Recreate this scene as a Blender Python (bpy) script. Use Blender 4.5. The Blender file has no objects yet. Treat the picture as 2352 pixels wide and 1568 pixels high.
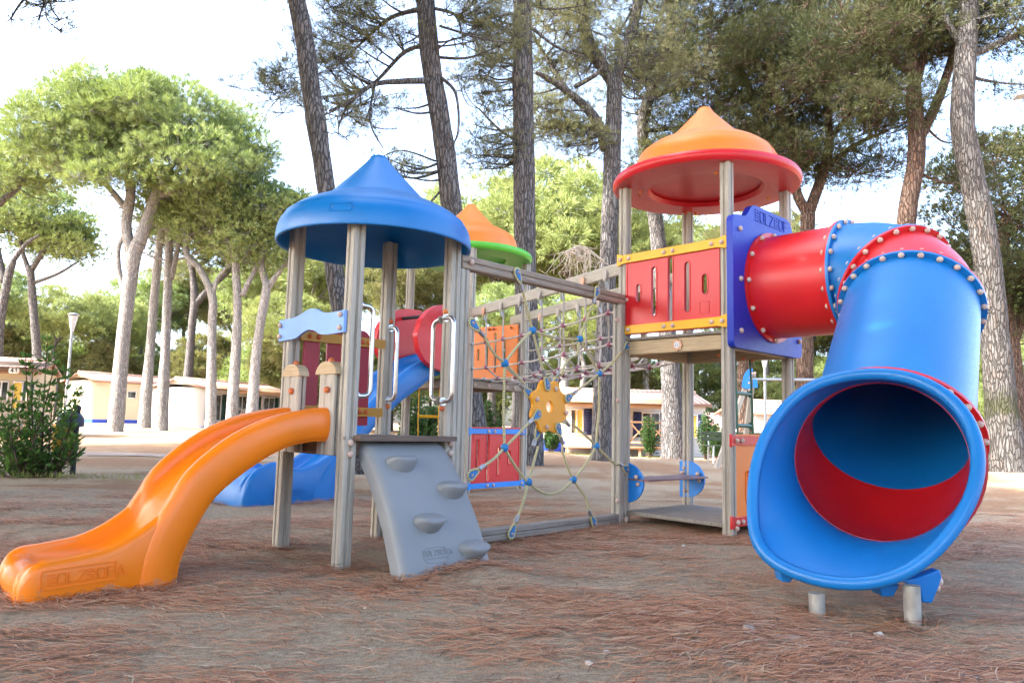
import bpy, bmesh, math, random
import numpy as np
from mathutils import Vector, Matrix, noise
from mathutils.geometry import tessellate_polygon
R = math.radians
PI = math.pi
scn = bpy.context.scene
COL = scn.collection
rng = np.random.default_rng(7)
random.seed(7)

# ------------------------------------------------------------------ camera
FPX, W0, H0 = 1723.7, 2352.0, 1568.0
EYE = np.array([0.0, 0.0, 0.78577])
CR = np.array([0.99971749, -0.00265513, 0.02361974])
CU = np.array([-0.02376851, -0.11167627, 0.99346035])
CF = np.array([0.0, 0.99374109, 0.11170783])
cam_d = bpy.data.cameras.new('camera'); cam = bpy.data.objects.new('camera', cam_d); COL.objects.link(cam)
cam_d.sensor_width = 36.0; cam_d.lens = 36.0 * FPX / W0
cam_d.clip_start = 0.05; cam_d.clip_end = 2000
cam.matrix_world = Matrix(((CR[0], CU[0], -CF[0], EYE[0]), (CR[1], CU[1], -CF[1], EYE[1]), (CR[2], CU[2], -CF[2], EYE[2]), (0, 0, 0, 1)))
scn.camera = cam

def at(px, py, dep):
    """real-world point seen at photo position (px,py) at distance dep along the view"""
    v = CF + CR * (px - W0 / 2) / FPX - CU * (py - H0 / 2) / FPX
    return EYE + v * (dep / v[1])

# ------------------------------------------------------------------ light
SUN_H = np.array([-0.93, -0.36]); SUN_EL = R(44)
az = math.atan2(SUN_H[0], SUN_H[1])
world = bpy.data.worlds.new('World'); scn.world = world; world.use_nodes = True
wn = world.node_tree.nodes; wl = world.node_tree.links
sky = wn.new('ShaderNodeTexSky'); sky.sky_type = 'NISHITA'; sky.sun_disc = False
sky.sun_elevation = SUN_EL; sky.sun_rotation = az; sky.air_density = .85; sky.dust_density = 4.2; sky.ozone_density = .8
bg = wn['Background']; bg.inputs['Strength'].default_value = 0.15
wl.new(sky.outputs[0], bg.inputs['Color'])
sl = bpy.data.lights.new('sun', 'SUN'); sl.energy = 2.5; sl.angle = R(0.55); sl.color = (1.0, 0.96, 0.89)
so = bpy.data.objects.new('sun', sl); COL.objects.link(so); so.location = (-20, -8, 30)
sd = Vector((SUN_H[0] * math.cos(SUN_EL), SUN_H[1] * math.cos(SUN_EL), math.sin(SUN_EL)))
so.rotation_euler = sd.to_track_quat('Z', 'Y').to_euler()
scn.view_settings.view_transform = 'Standard'; scn.view_settings.look = 'None'
scn.view_settings.exposure = 3.1; scn.view_settings.gamma = 1.0
scn.view_settings.use_curve_mapping = False
scn.cycles.max_bounces = 6; scn.cycles.diffuse_bounces = 4; scn.cycles.glossy_bounces = 3
scn.cycles.transmission_bounces = 4; scn.cycles.transparent_max_bounces = 6
scn.cycles.use_denoising = True
scn.cycles.sample_clamp_indirect = 6.0

# ------------------------------------------------------------------ materials
class NT:
    def __init__(s, name):
        s.m = bpy.data.materials.new(name); s.m.use_nodes = True
        s.n = s.m.node_tree.nodes; s.l = s.m.node_tree.links
        s.b = s.n['Principled BSDF']
    def node(s, t, **kw):
        x = s.n.new(t)
        for k, v in kw.items():
            if k.startswith('i_'):
                key = k[2:].replace('_', ' ')
                x.inputs[int(key) if key.isdigit() else key].default_value = v
            else: setattr(x, k, v)
        return x
    def link(s, a, b): s.l.new(a, b)
    def coord(s, kind='Object', scale=(1, 1, 1)):
        t = s.node('ShaderNodeTexCoord'); m = s.node('ShaderNodeMapping'); m.inputs['Scale'].default_value = scale
        s.link(t.outputs[kind], m.inputs[0]); return m.outputs[0]
    def noise(s, vec, scale=5, detail=4, rough=.55, dist=0):
        x = s.node('ShaderNodeTexNoise'); x.inputs['Scale'].default_value = scale; x.inputs['Detail'].default_value = detail
        x.inputs['Roughness'].default_value = rough; x.inputs['Distortion'].default_value = dist
        if vec is not None: s.link(vec, x.inputs['Vector'])
        return x.outputs['Fac']
    def ramp(s, fac, stops, interp='LINEAR'):
        x = s.node('ShaderNodeValToRGB'); x.color_ramp.interpolation = interp
        e = x.color_ramp.elements
        while len(e) < len(stops): e.new(0.5)
        for el, (p, c) in zip(e, stops):
            el.position = p; el.color = (*c, 1) if len(c) == 3 else c
        s.link(fac, x.inputs[0]); return x.outputs[0]
    def mix(s, fac, a, b, mode='MIX'):
        x = s.node('ShaderNodeMix', data_type='RGBA', blend_type=mode)
        for sock, v in ((x.inputs[0], fac), (x.inputs[6], a), (x.inputs[7], b)):
            if hasattr(v, 'is_output') or isinstance(v, bpy.types.NodeSocket): s.link(v, sock)
            elif isinstance(v, (int, float)): sock.default_value = v
            else: sock.default_value = (*v, 1)
        return x.outputs[2]
    def math(s, op, a, b=0.0):
        x = s.node('ShaderNodeMath', operation=op)
        for sock, v in ((x.inputs[0], a), (x.inputs[1], b)):
            if isinstance(v, bpy.types.NodeSocket): s.link(v, sock)
            else: sock.default_value = v
        return x.outputs[0]
    def bump(s, h, strength=.3, dist=.01, normal=None):
        x = s.node('ShaderNodeBump'); x.inputs['Strength'].default_value = strength; x.inputs['Distance'].default_value = dist
        s.link(h, x.inputs['Height'])
        if normal is not None: s.link(normal, x.inputs['Normal'])
        return x.outputs[0]
    def set(s, **kw):
        for k, v in kw.items():
            sock = s.b.inputs[k.replace('_', ' ')]
            if isinstance(v, bpy.types.NodeSocket): s.link(v, sock)
            elif isinstance(v, tuple) and len(v) == 3: sock.default_value = (*v, 1)
            else: sock.default_value = v
        return s

MAT = {}
def plastic(name, rgb, rough=.36, vary=.08, fade=.01, dirt=0.0, scuff=False):
    t = NT(name); v = t.coord()
    big = t.noise(v, 2.2, 3); fine = t.noise(v, 60, 3, .7)
    lo = tuple(c * (1 - vary) for c in rgb); hi = tuple(min(1, c * (1 + vary) + fade * .25) for c in rgb)
    c = t.ramp(big, [(.3, lo), (.7, hi)])
    scr = t.noise(t.coord(scale=(3, 40, 9)), 7, 5, .75)
    c = t.mix(t.ramp(scr, [(.68, (0, 0, 0)), (.82, (.22, .22, .22))]), c, tuple(min(1, x * 1.2 + .03) for x in rgb))
    if scuff:
        sv = t.coord(scale=(5, 14, 11)); sn = t.noise(sv, 2.4, 7, .78, .6); sm = t.noise(v, 1.7, 2)
        k = t.math('MULTIPLY', t.ramp(sn, [(.60, (0, 0, 0)), (.70, (1, 1, 1))]), t.ramp(sm, [(.50, (0, 0, 0)), (.62, (.55, .55, .55))])); c = t.mix(k, c, (.30, .42, .60))
    if dirt:
        # dried sand kicked up against the lower sides, with its own ragged outline
        g = t.node('ShaderNodeNewGeometry'); sx = t.node('ShaderNodeSeparateXYZ'); t.link(g.outputs['Position'], sx.inputs[0])
        h = t.math('MULTIPLY', sx.outputs[2], -4.2); n = t.noise(v, 13, 7, .72)
        hh = t.math('ADD', t.math('ADD', h, .44), t.math('MULTIPLY', t.math('SUBTRACT', n, .5), 2.4))
        m = t.ramp(hh, [(.46, (0, 0, 0)), (.62, (dirt * .6,) * 3)])
        c = t.mix(m, c, (.30, .235, .165))
        rr = t.ramp(hh, [(.5, (rough,) * 3), (.62, (.9,) * 3)]); t.set(Roughness=rr)
    else:
        t.set(Roughness=t.ramp(fine, [(.3, (rough * .85,) * 3), (.75, (rough * 1.3,) * 3)]))
    t.set(Base_Color=c, Normal=t.bump(fine, .06, .002)); t.b.inputs['Specular IOR Level'].default_value = .5
    MAT[name] = t.m; return t.m

def woodmat(name, light, dark, knot=(.12, .085, .06)):
    t = NT(name); tc = t.node('ShaderNodeTexCoord'); mp = t.node('ShaderNodeMapping'); mp.inputs['Scale'].default_value = (1.2, 26, 1)
    t.link(tc.outputs['UV'], mp.inputs[0])
    oi = t.node('ShaderNodeObjectInfo'); cmb = t.node('ShaderNodeVectorMath', operation='ADD'); t.link(mp.outputs[0], cmb.inputs[0])
    mv = t.node('ShaderNodeVectorMath', operation='MULTIPLY'); mv.inputs[1].default_value = (37, 23, 11)
    cx = t.node('ShaderNodeCombineXYZ'); t.link(oi.outputs['Random'], cx.inputs[0]); t.link(oi.outputs['Random'], cx.inputs[1]); t.link(cx.outputs[0], mv.inputs[0]); t.link(mv.outputs[0], cmb.inputs[1])
    v = cmb.outputs[0]
    g = t.noise(v, 3.2, 6, .62, .5)
    c = t.ramp(g, [(.28, dark), (.5, light), (.72, tuple(x * 1.14 for x in light))])
    kb = t.noise(t.coord(), 3.5, 3, .5)
    c = t.mix(t.ramp(kb, [(.45, (0, 0, 0)), (.75, (.55, .55, .55))]), c, tuple(x * .78 for x in light))
    mp2 = t.node('ShaderNodeMapping'); mp2.inputs['Scale'].default_value = (2.6, 12, 1); t.link(tc.outputs['UV'], mp2.inputs[0])
    vo = t.node('ShaderNodeTexVoronoi'); vo.inputs['Scale'].default_value = 1.0; t.link(mp2.outputs[0], vo.inputs['Vector'])
    kn = t.ramp(vo.outputs['Distance'], [(.03, (1, 1, 1)), (.07, (0, 0, 0))])
    c = t.mix(t.math('MULTIPLY', kn, .6), c, knot)
    t.set(Base_Color=c, Roughness=.82, Normal=t.bump(g, .35, .004)); t.b.inputs['Specular IOR Level'].default_value = .25
    MAT[name] = t.m; return t.m

def flat(name, rgb, rough=.7, metal=0.0, vary=.12, scale=9, bump=.1, spec=.4):
    t = NT(name); n = t.noise(t.coord(), scale, 4)
    t.set(Base_Color=t.ramp(n, [(.3, tuple(x * (1 - vary) for x in rgb)), (.7, tuple(min(1, x * (1 + vary)) for x in rgb))]), Roughness=rough, Metallic=metal)
    if bump: t.set(Normal=t.bump(n, bump, .004))
    t.b.inputs['Specular IOR Level'].default_value = spec
    MAT[name] = t.m; return t.m

plastic('blue_plastic', (.003, .165, .48))
plastic('slide_blue', (.003, .162, .50), dirt=.8, scuff=True)
plastic('blue_panel', (.001, .030, .40), .46)
plastic('blue_board', (.012, .22, .68), .4)
plastic('pale_blue_board', (.20, .38, .78), .45)
plastic('red_plastic', (.60, .012, .017), .34)
plastic('red_board', (.33, .018, .032), .45)
plastic('orange_plastic', (.88, .205, .004), .33, fade=.0, dirt=.8)
plastic('orange_roof', (.80, .215, .022), .42, fade=.0)
plastic('orange_board', (.84, .205, .014), .42, fade=.0)
plastic('yellow_board', (.80, .42, .010), .42, fade=.0)
plastic('ochre_board', (.50, .25, .03), .5)
plastic('yellow_flower', (.86, .35, .010), .42, fade=.0)
plastic('green_plastic', (.10, .50, .035), .38)
plastic('grey_plastic', (.235, .252, .260), .5, dirt=.6)
plastic('green_paint', (.005, .10, .055), .35)
plastic('lug_blue', (.01, .19, .48), .4)
plastic('mauve_ball', (.30, .10, .15), .5)
plastic('brown_board', (.22, .12, .13), .45)
woodmat('post_wood', (.45, .415, .35), (.275, .248, .205))
woodmat('beam_wood', (.34, .275, .21), (.175, .13, .10))
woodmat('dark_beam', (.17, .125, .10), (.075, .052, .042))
woodmat('deck_wood', (.28, .25, .215), (.15, .13, .11))
woodmat('porch_wood', (.50, .29, .165), (.32, .17, .09))
woodmat('new_wood', (.52, .40, .25), (.34, .24, .14))
flat('steel', (.62, .61, .59), .28, 1.0, .06, 30, .03)
flat('galvanised', (.42, .43, .44), .45, .85, .12, 20)
flat('white_metal', (.62, .64, .66), .45, .3)
flat('leg_steel', (.36, .35, .32), .6, .5, .25, 14)
flat('grey_rope', (.47, .43, .39), .85)
flat('black_rubber', (.02, .02, .024), .6)
def capmat():
    t = NT('bolt_cap'); g = t.node('ShaderNodeNewGeometry'); n = t.noise(t.coord(), 90, 3)
    a = t.ramp(g.outputs['Random Per Island'], [(.0, (.52, .30, .25)), (.35, (.60, .46, .38)), (.7, (.56, .40, .34)), (1, (.50, .22, .18))])
    t.set(Base_Color=t.mix(t.ramp(n, [(.4, (0, 0, 0)), (.7, (.5, .5, .5))]), a, (.62, .53, .45)), Roughness=.55); MAT['bolt_cap'] = t.m
    t = NT('bolt_cap_red_orange'); g = t.node('ShaderNodeNewGeometry')  # red to orange caps, tone picked at random per cap
    a = t.ramp(g.outputs['Random Per Island'], [(.0, (.45, .035, .03)), (.5, (.62, .20, .03)), (1, (.5, .05, .06))])
    t.set(Base_Color=a, Roughness=.45); MAT['bolt_cap_red'] = t.m
capmat()
def ropemat():
    t = NT('yellow_rope'); tc = t.node('ShaderNodeTexCoord'); mp = t.node('ShaderNodeMapping'); mp.inputs['Rotation'].default_value = (0, 0, R(38)); mp.inputs['Scale'].default_value = (1, .9, 1)
    t.link(tc.outputs['UV'], mp.inputs[0])
    w = t.node('ShaderNodeTexWave'); w.inputs['Scale'].default_value = 22; w.inputs['Distortion'].default_value = .6; t.link(mp.outputs[0], w.inputs[0])
    t.set(Base_Color=t.ramp(w.outputs['Fac'], [(.1, (.36, .31, .14)), (.6, (.66, .60, .35))]), Roughness=.85, Normal=t.bump(w.outputs['Fac'], .6, .006)); MAT['yellow_rope'] = t.m
ropemat()

# ------------------------------------------------------------------ mesh building
class MB:
    def __init__(s): s.v = []; s.f = []; s.mi = []; s.uv = []
    def add(s, verts, faces, mi=0, uvs=None):
        o = len(s.v); s.v.extend([tuple(map(float, p)) for p in verts])
        for k, f in enumerate(faces):
            s.f.append(tuple(i + o for i in f)); s.mi.append(mi)
            s.uv.append(uvs[k] if uvs is not None else [(0, 0)] * len(f))
    def box(s, c, size, ax=None, mi=0):
        """box of full size about c; ax = three axes; grain runs along the longest side"""
        ax = np.eye(3) if ax is None else np.array(ax, float); c = np.array(c, float); h = np.array(size, float) / 2
        V = [c + ax[0] * h[0] * a + ax[1] * h[1] * b + ax[2] * h[2] * d for a in (-1, 1) for b in (-1, 1) for d in (-1, 1)]
        loc = [np.array((a, b, d)) * h for a in (-1, 1) for b in (-1, 1) for d in (-1, 1)]
        L = int(np.argmax(h)); F = [(0, 1, 3, 2), (4, 6, 7, 5), (0, 4, 5, 1), (2, 3, 7, 6), (0, 2, 6, 4), (1, 5, 7, 3)]
        uv = [[(loc[i][L], loc[i][(L + 1) % 3] + loc[i][(L + 2) % 3]) for i in f] for f in F]
        s.add(V, F, mi, uv)
    def loft(s, rings, closed=True, cap=True, mi=0, uvlen=None):
        n = len(rings[0]); V = [p for r in rings for p in r]; F = []; UV = []
        rr = np.array(rings, float); mid = rr.mean(axis=1)
        ln = np.concatenate([[0], np.cumsum(np.linalg.norm(np.diff(mid, axis=0), axis=1))])
        per = np.concatenate([[0], np.cumsum(np.linalg.norm(np.diff(np.vstack([rr[0], rr[0][:1]]), axis=0), axis=1))])
        m = n if closed else n - 1
        for i in range(len(rings) - 1):
            for j in range(m):
                k = (j + 1) % n
                F.append((i * n + j, i * n + k, (i + 1) * n + k, (i + 1) * n + j))
                UV.append([(ln[i], per[j]), (ln[i], per[j + 1]), (ln[i + 1], per[j + 1]), (ln[i + 1], per[j])])
        if cap and closed:
            F.append(tuple(range(n))[::-1]); UV.append([(0, 0)] * n)
            F.append(tuple((len(rings) - 1) * n + j for j in range(n))); UV.append([(0, 0)] * n)
        s.add(V, F, mi, UV)
    def tube(s, pts, rad, n=8, mi=0, cap=True, squash=None):
        P = np.array(pts, float); N = len(P); rad = [rad] * N if np.isscalar(rad) else rad
        T = np.gradient(P, axis=0) if N > 2 else np.repeat((P[1] - P[0])[None], 2, 0)
        T /= np.maximum(np.linalg.norm(T, axis=1), 1e-9)[:, None]
        a = np.cross(T[0], (0, 0, 1.0)); a = a if np.linalg.norm(a) > .1 else np.cross(T[0], (1.0, 0, 0)); a /= np.linalg.norm(a)
        rings = []
        for i in range(N):
            a = a - T[i] * (a @ T[i]); a /= np.linalg.norm(a); b = np.cross(T[i], a)
            rings.append([P[i] + rad[i] * (a * math.cos(2 * PI * k / n) + b * math.sin(2 * PI * k / n)) for k in range(n)])
        s.loft(rings, True, cap, mi)
    def prism(s, outline, fr, d0, d1, holes=(), mi=0):
        """2-D outline (x,y) extruded between depths d0,d1 along frame axis 3; fr=(o,ex,ey,en)"""
        o, ex, ey, en = [np.array(q, float) for q in fr]
        loops = [list(outline)] + [list(h) for h in holes]
        flat_ = [p for l in loops for p in l]
        tri = tessellate_polygon([[Vector((p[0], p[1], 0)) for p in l] for l in loops]); n = len(flat_)
        V = [o + ex * p[0] + ey * p[1] + en * d for d in (d0, d1) for p in flat_]
        F = []; UV = []
        for t in tri:
            a = flat_[t[0]]; b = flat_[t[1]]; c = flat_[t[2]]
            if (b[0] - a[0]) * (c[1] - a[1]) - (b[1] - a[1]) * (c[0] - a[0]) < 0: t = (t[0], t[2], t[1])
            F.append(tuple(n + i for i in t)); UV.append([flat_[i] for i in t])
            F.append(tuple(reversed(t))); UV.append([flat_[i] for i in reversed(t)])
        k = 0
        for li, l in enumerate(loops):
            area = sum(l[i][0] * l[(i + 1) % len(l)][1] - l[(i + 1) % len(l)][0] * l[i][1] for i in range(len(l)))
            ccw = (area > 0) == (li == 0)
            for i in range(len(l)):
                a = k + i; b = k + (i + 1) % len(l)
                F.append((a, b, n + b, n + a) if ccw else (b, a, n + a, n + b)); UV.append([flat_[a], flat_[b], flat_[b], flat_[a]] if ccw else [flat_[b], flat_[a], flat_[a], flat_[b]])
            k += len(l)
        s.add(V, F, mi, UV)
    def lathe(s, prof, fr, n=48, mi=0, cap=False):
        o, ex, ey, ez = [np.array(q, float) for q in fr]
        rings = [[o + ez * z + r * (ex * math.cos(2 * PI * k / n) + ey * math.sin(2 * PI * k / n)) for k in range(n)] for r, z in prof]
        s.loft(rings, True, cap, mi)
    def ball(s, c, r, n=8, m=6, mi=0, ax=(0, 0, 1), flat=1.0):
        c = np.array(c, float); az = np.array(ax, float); az /= np.linalg.norm(az)
        a = np.cross(az, (.3, .9, .1)); a /= np.linalg.norm(a); b = np.cross(az, a)
        rings = [[c + az * (-r * flat * math.cos(PI * i / m)) + max(1e-4, r * math.sin(PI * i / m)) * (a * math.cos(2 * PI * k / n) + b * math.sin(2 * PI * k / n)) for k in range(n)] for i in range(m + 1)]
        s.loft(rings, True, True, mi)

def rounded(pts, r=.03, seg=5):
    """round the corners of a 2-D outline; r scalar or list"""
    out = []; n = len(pts); rs = [r] * n if np.isscalar(r) else r
    for i in range(n):
        p = np.array(pts[i], float); a = np.array(pts[i - 1], float) - p; b = np.array(pts[(i + 1) % n], float) - p
        la, lb = np.linalg.norm(a), np.linalg.norm(b); q = min(rs[i], la * .49, lb * .49)
        if q < 1e-5: out.append(tuple(p)); continue
        p0 = p + a / la * q; p1 = p + b / lb * q
        for k in range(seg + 1):
            t = k / seg; out.append(tuple((1 - t) ** 2 * p0 + 2 * t * (1 - t) * p + t * t * p1))
    return out
def circle2(cx, cy, r, n=24): return [(cx + r * math.cos(2 * PI * k / n), cy + r * math.sin(2 * PI * k / n)) for k in range(n)]
def slot(cx, z0, z1, w, n=6):
    r = w / 2; out = []
    for k in range(n + 1): out.append((cx + r * math.cos(PI + PI * k / n), z0 + r + r * math.sin(PI + PI * k / n)))
    for k in range(n + 1): out.append((cx + r * math.cos(PI * k / n), z1 - r + r * math.sin(PI * k / n)))
    return out
def spline(pts, n=8):
    P = np.array(pts, float); out = []
    for i in range(len(P) - 1):
        p0 = P[max(i - 1, 0)]; p1 = P[i]; p2 = P[i + 1]; p3 = P[min(i + 2, len(P) - 1)]
        for k in range(n):
            t = k / n; out.append(.5 * (2 * p1 + (p2 - p0) * t + (2 * p0 - 5 * p1 + 4 * p2 - p3) * t * t + (-p0 + 3 * p1 - 3 * p2 + p3) * t ** 3))
    out.append(P[-1]); return np.array(out)

def root_loc(o):
    p = np.zeros(3)
    while o is not None: p = p + np.array(o.location); o = o.parent
    return p
def mesh_obj(name, mb, mats, parent=None, loc=(0, 0, 0), smooth=35, bevel=0, label=None):
    """one mesh object; vertices are given in world space and stored relative to the thing's base"""
    me = bpy.data.meshes.new(name)
    off = root_loc(parent) + np.array(loc, float)
    V = np.array(mb.v, float) - off
    me.from_pydata(V.tolist(), [], mb.f)
    uvl = me.uv_layers.new(name='UVMap'); uvl.data.foreach_set('uv', np.array([c for f in mb.uv for c in f], np.float32).ravel())
    for m in (mats if isinstance(mats, (list, tuple)) else [mats]): me.materials.append(MAT[m])
    me.polygons.foreach_set('material_index', mb.mi)
    me.polygons.foreach_set('use_smooth', [True] * len(mb.f))
    me.update()
    if smooth: me.set_sharp_from_angle(angle=R(smooth))
    o = bpy.data.objects.new(name, me); COL.objects.link(o); o.location = loc
    if parent is not None: o.parent = parent
    if bevel:
        b = o.modifiers.new('bevel', 'BEVEL'); b.width = bevel; b.segments = 2; b.limit_method = 'ANGLE'; b.angle_limit = R(40)
    if label: o['label'] = label
    return o
def empty(name, loc=(0, 0, 0), parent=None, label=None):
    o = bpy.data.objects.new(name, None); COL.objects.link(o); o.location = loc; o.empty_display_size = .1
    if parent is not None: o.parent = parent
    if label: o['label'] = label
    return o
def tag(o, label=None, cat=None, group=None, kind=None):
    for k, v in (('label', label), ('category', cat), ('group', group), ('kind', kind)):
        if v: o[k] = v
    return o
def copy_tree(o, parent=None):
    c = o.copy(); COL.objects.link(c)
    if parent is not None: c.parent = parent
    for ch in list(o.children): copy_tree(ch, c)
    return c

# block lettering, strokes on a 0..1 by 0..1.4 cell
GL = {'O': [[(.2, 0), (.8, 0), (1, .3), (1, 1.1), (.8, 1.4), (.2, 1.4), (0, 1.1), (0, .3), (.2, 0)]], 'L': [[(.1, 1.4), (.1, 0), (.9, 0)]],
      'Z': [[(0, 1.4), (1, 1.4), (0, 0), (1, 0)]], 'H': [[(0, 0), (.36, 0)], [(0, .35), (.36, .35)], [(0, .7), (1, .7)], [(0, 1.05), (.36, 1.05)], [(0, 1.4), (.36, 1.4)], [(.64, 0), (1, 0)], [(.64, .35), (1, .35)], [(.64, 1.05), (1, 1.05)], [(.64, 1.4), (1, 1.4)]],
      'F': [[(.1, 0), (.1, 1.4), (1, 1.4)], [(.1, .75), (.8, .75)]], '^': [[(0, 0), (.6, 1.3), (1.2, 0), (0, 0)], [(.4, .3), (.8, .3)]],
      '4': [[(.7, 0), (.7, 1.4), (0, .45), (1, .45)]], '1': [[(.2, 1.1), (.5, 1.4), (.5, 0)]], '2': [[(0, 1.1), (.2, 1.4), (.8, 1.4), (1, 1.1), (0, 0), (1, 0)]], '6': [[(.9, 1.4), (.3, 1.1), (0, .5), (.2, 0), (.8, 0), (1, .4), (.8, .75), (.1, .7)]]}
def letters(mb, text, fr, h, thick, d0, d1, mi=0, gap=.35):
    """raised strokes along frame ex, up frame ey"""
    o, ex, ey, en = [np.array(q, float) for q in fr]; k = h / 1.4; x = 0
    for ch in text:
        for st in GL.get(ch, []):
            for a, b in zip(st[:-1], st[1:]):
                A = np.array((x + a[0] * k, a[1] * k)); B = np.array((x + b[0] * k, b[1] * k)); d = B - A; L = np.linalg.norm(d); d /= L; A = A - d * thick * .4; L += thick * .8
                e1 = ex * d[0] + ey * d[1]; e2 = np.cross(en, e1)
                mb.box(o + ex * A[0] + ey * A[1] + e1 * L / 2 + en * (d0 + d1) / 2, (L, thick, d1 - d0), (e1, e2, en), mi)
        x += (1.2 if ch == '^' else .55 if ch == ' ' else 1.0) * k + gap * k
    return x
# ------------------------------------------------------------------ the play structure
class Tower:
    def __init__(s, x, y, th, side):
        s.c = np.array([x, y, 0.0]); s.s = side; s.h = side / 2
        s.e1 = np.array([math.cos(th), math.sin(th), 0]); s.e2 = np.array([-math.sin(th), math.cos(th), 0]); s.z = np.array([0, 0, 1.0])
    def p(s, u, v, z): return s.c + s.e1 * u + s.e2 * v + s.z * z
    def corner(s, i): a, b = ((-1, -1), (1, -1), (1, 1), (-1, 1))[i]; return s.p(a * s.h, b * s.h, 0)
    def ax(s): return (s.e1, s.e2, s.z)
    # frames of the two faces towards the viewer: x along the face, y up, normal outwards
    def fr_e2m(s, v): return (s.p(0, v, 0), s.e1, s.z, -s.e2)
    def fr_e1m(s, u): return (s.p(u, 0, 0), s.e2, s.z, -s.e1)     # x = +v, so mirrored; prism keeps winding by ex x ey
    def fr_e2p(s, v): return (s.p(0, v, 0), s.e1, s.z, s.e2)
    def fr_e1p(s, u): return (s.p(u, 0, 0), s.e2, s.z, s.e1)
TB = Tower(-0.89913, 4.752, .75709, .71589)
TR = Tower(1.68651, 6.4875, .76923, 1.0)
TG = Tower(-0.57879, 9.60545, .88735, 1.06042)
PLAY = empty('play_structure', (0.3, 6.2, 0))
tag(PLAY, 'multi-coloured wooden and plastic climbing frame with three roofed towers, slides and rope nets', 'play structure')

def post_profile(a=.0425, r=.014, gw=.010, gd=.016):
    out = []
    for q in range(4):
        c, s_ = math.cos(q * PI / 2), math.sin(q * PI / 2)
        side = [(a, -a + r), (a, -gw), (a - gd * .6, -gw * .75), (a - gd, 0), (a - gd * .6, gw * .75), (a, gw), (a, a - r), (a - r * .3, a - r * .3)]
        out += [(x * c - y * s_, x * s_ + y * c) for x, y in side]
    return out
PP = post_profile()
def post(parent, base, z0, z1, tw, label=None, prof=PP):
    mb = MB(); zs = np.linspace(z0, z1, 5)
    mb.loft([[np.array(base) * (1, 1, 0) + tw.e1 * x + tw.e2 * y + np.array([0, 0, z]) for x, y in prof] for z in zs], mi=0)
    return mesh_obj('post', mb, 'post_wood', parent, smooth=28, label=label)
def groove_beam(mb, A, B, h, w, up=(0, 0, 1), grooves=True, mi=0):
    """beam between A and B with a groove along each tall side"""
    A = np.array(A, float); B = np.array(B, float); t = B - A; L = np.linalg.norm(t); t /= L; up = np.array(up, float); up -= t * (up @ t); up /= np.linalg.norm(up); n = np.cross(t, up)
    a, b = w / 2, h / 2; r = .008; g = .008
    pr = [(a, -b + r), (a, -g), (a - .010, 0), (a, g), (a, b - r), (a - r, b), (-a + r, b), (-a, b - r), (-a, g), (-a + .010, 0), (-a, -g), (-a, -b + r), (-a + r, -b), (a - r, -b)]
    if not grooves: pr = [p for p in pr if abs(p[1]) > g + 1e-6]
    mb.loft([[A + t * (L * k) + n * x + up * y for x, y in pr] for k in (0, .33, .66, 1)], mi=mi)
def caps(parent, pts, n, r=.02, mat='bolt_cap', name='bolts'):
    mb = MB()
    for p in pts: mb.ball(np.array(p, float) + np.array(n) * r * .25, r, 9, 6, ax=n, flat=.8)
    return mesh_obj(name, mb, mat, parent)

# roofs ------------------------------------------------------------
def cone_roof(tw, parent, z, mat, badge, skirt=0.0, k=1.0):
    fr = (tw.p(0, 0, z), tw.e1, tw.e2, tw.z); o = MB()
    prof = [(.600, .012), (.604, 0), (.616, 0), (.618, .02), (.617, .09), (.608, .14), (.585, .19), (.545, .23), (.49, .262), (.43, .285), (.37, .305), (.345, .318), (.335, .322), (.318, .330), (.25, .392), (.18, .457), (.11, .522), (.068, .557), (.058, .562), (.056, .572), (.001, .574)]
    inner = [(.001, .545), (.05, .545), (.33, .29), (.48, .235), (.57, .17), (.596, .09), (.600, .012)]
    dome = spline([(a, b, 0) for a, b in ((.600, .012), (.604, 0), (.616, 0), (.6185, .02), (.615, .065), (.601, .118), (.566, .168), (.517, .211), (.457, .247), (.397, .274), (.345, .295), (.325, .308))], 3)[:, :2]
    pr = [tuple(q) for q in dome] + [(.313, .318), (.25, .385), (.15, .490), (.085, .561), (.064, .590), (.058, .596), (.057, .606), (.050, .611), (.001, .612)]
    o.lathe([((r_ * k if r_ > .36 else r_), (z_ if z_ > .05 else z_ - skirt)) for r_, z_ in inner + pr], fr, 64)
    ob = mesh_obj('roof', o, mat, parent, smooth=40)
    if badge is not None:
        a, w, h = badge; mb = MB(); d = tw.e1 * math.cos(a) + tw.e2 * math.sin(a); ex = np.cross(tw.z, d); zc = z + .098; f = (tw.p(0, 0, zc) + d * .6015, ex, tw.z + d * -.30, d)
        for (x0, x1, y0, y1) in ((-w, w, h, h + .004), (-w, w, -h, -h + .004), (-w, -w + .004, -h, h), (w - .004, w, -h, h)):
            mb.prism([(x0, y0), (x1, y0), (x1, y1), (x0, y1)], f, -.006, .006)
        f2 = (f[0] - ex * w * .9 - tw.z * .004, ex, f[2], d); letters(mb, 'HOLZHOF^', f2, h * .8, .0036, -.004, .005, gap=.30)
        for k in range(14): mb.box(f[0] - ex * (w * .86) + ex * k * w * .13 - tw.z * h * .6 + d * .002, (w * .085, .006, .008), (ex, f[2], d))
        mesh_obj('maker_badge', mb, mat, ob)
    return ob
def roof_disc(tw, parent, z, mat):
    mb = MB(); fr = (tw.p(0, 0, z), tw.e1, tw.e2, tw.z)
    pr = [(.001, .06), (.455, .055), (.478, .035), (.50, .006), (.53, 0), (.76, 0), (.795, .006), (.812, .030), (.814, .055), (.804, .078), (.78, .088), (.62, .09), (.001, .09)]
    mb.lathe(spline([(a, b, 0) for a, b in pr], 2)[:, :2].tolist(), fr, 72)
    return mesh_obj('roof_disc', mb, mat, parent, smooth=40)

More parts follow.
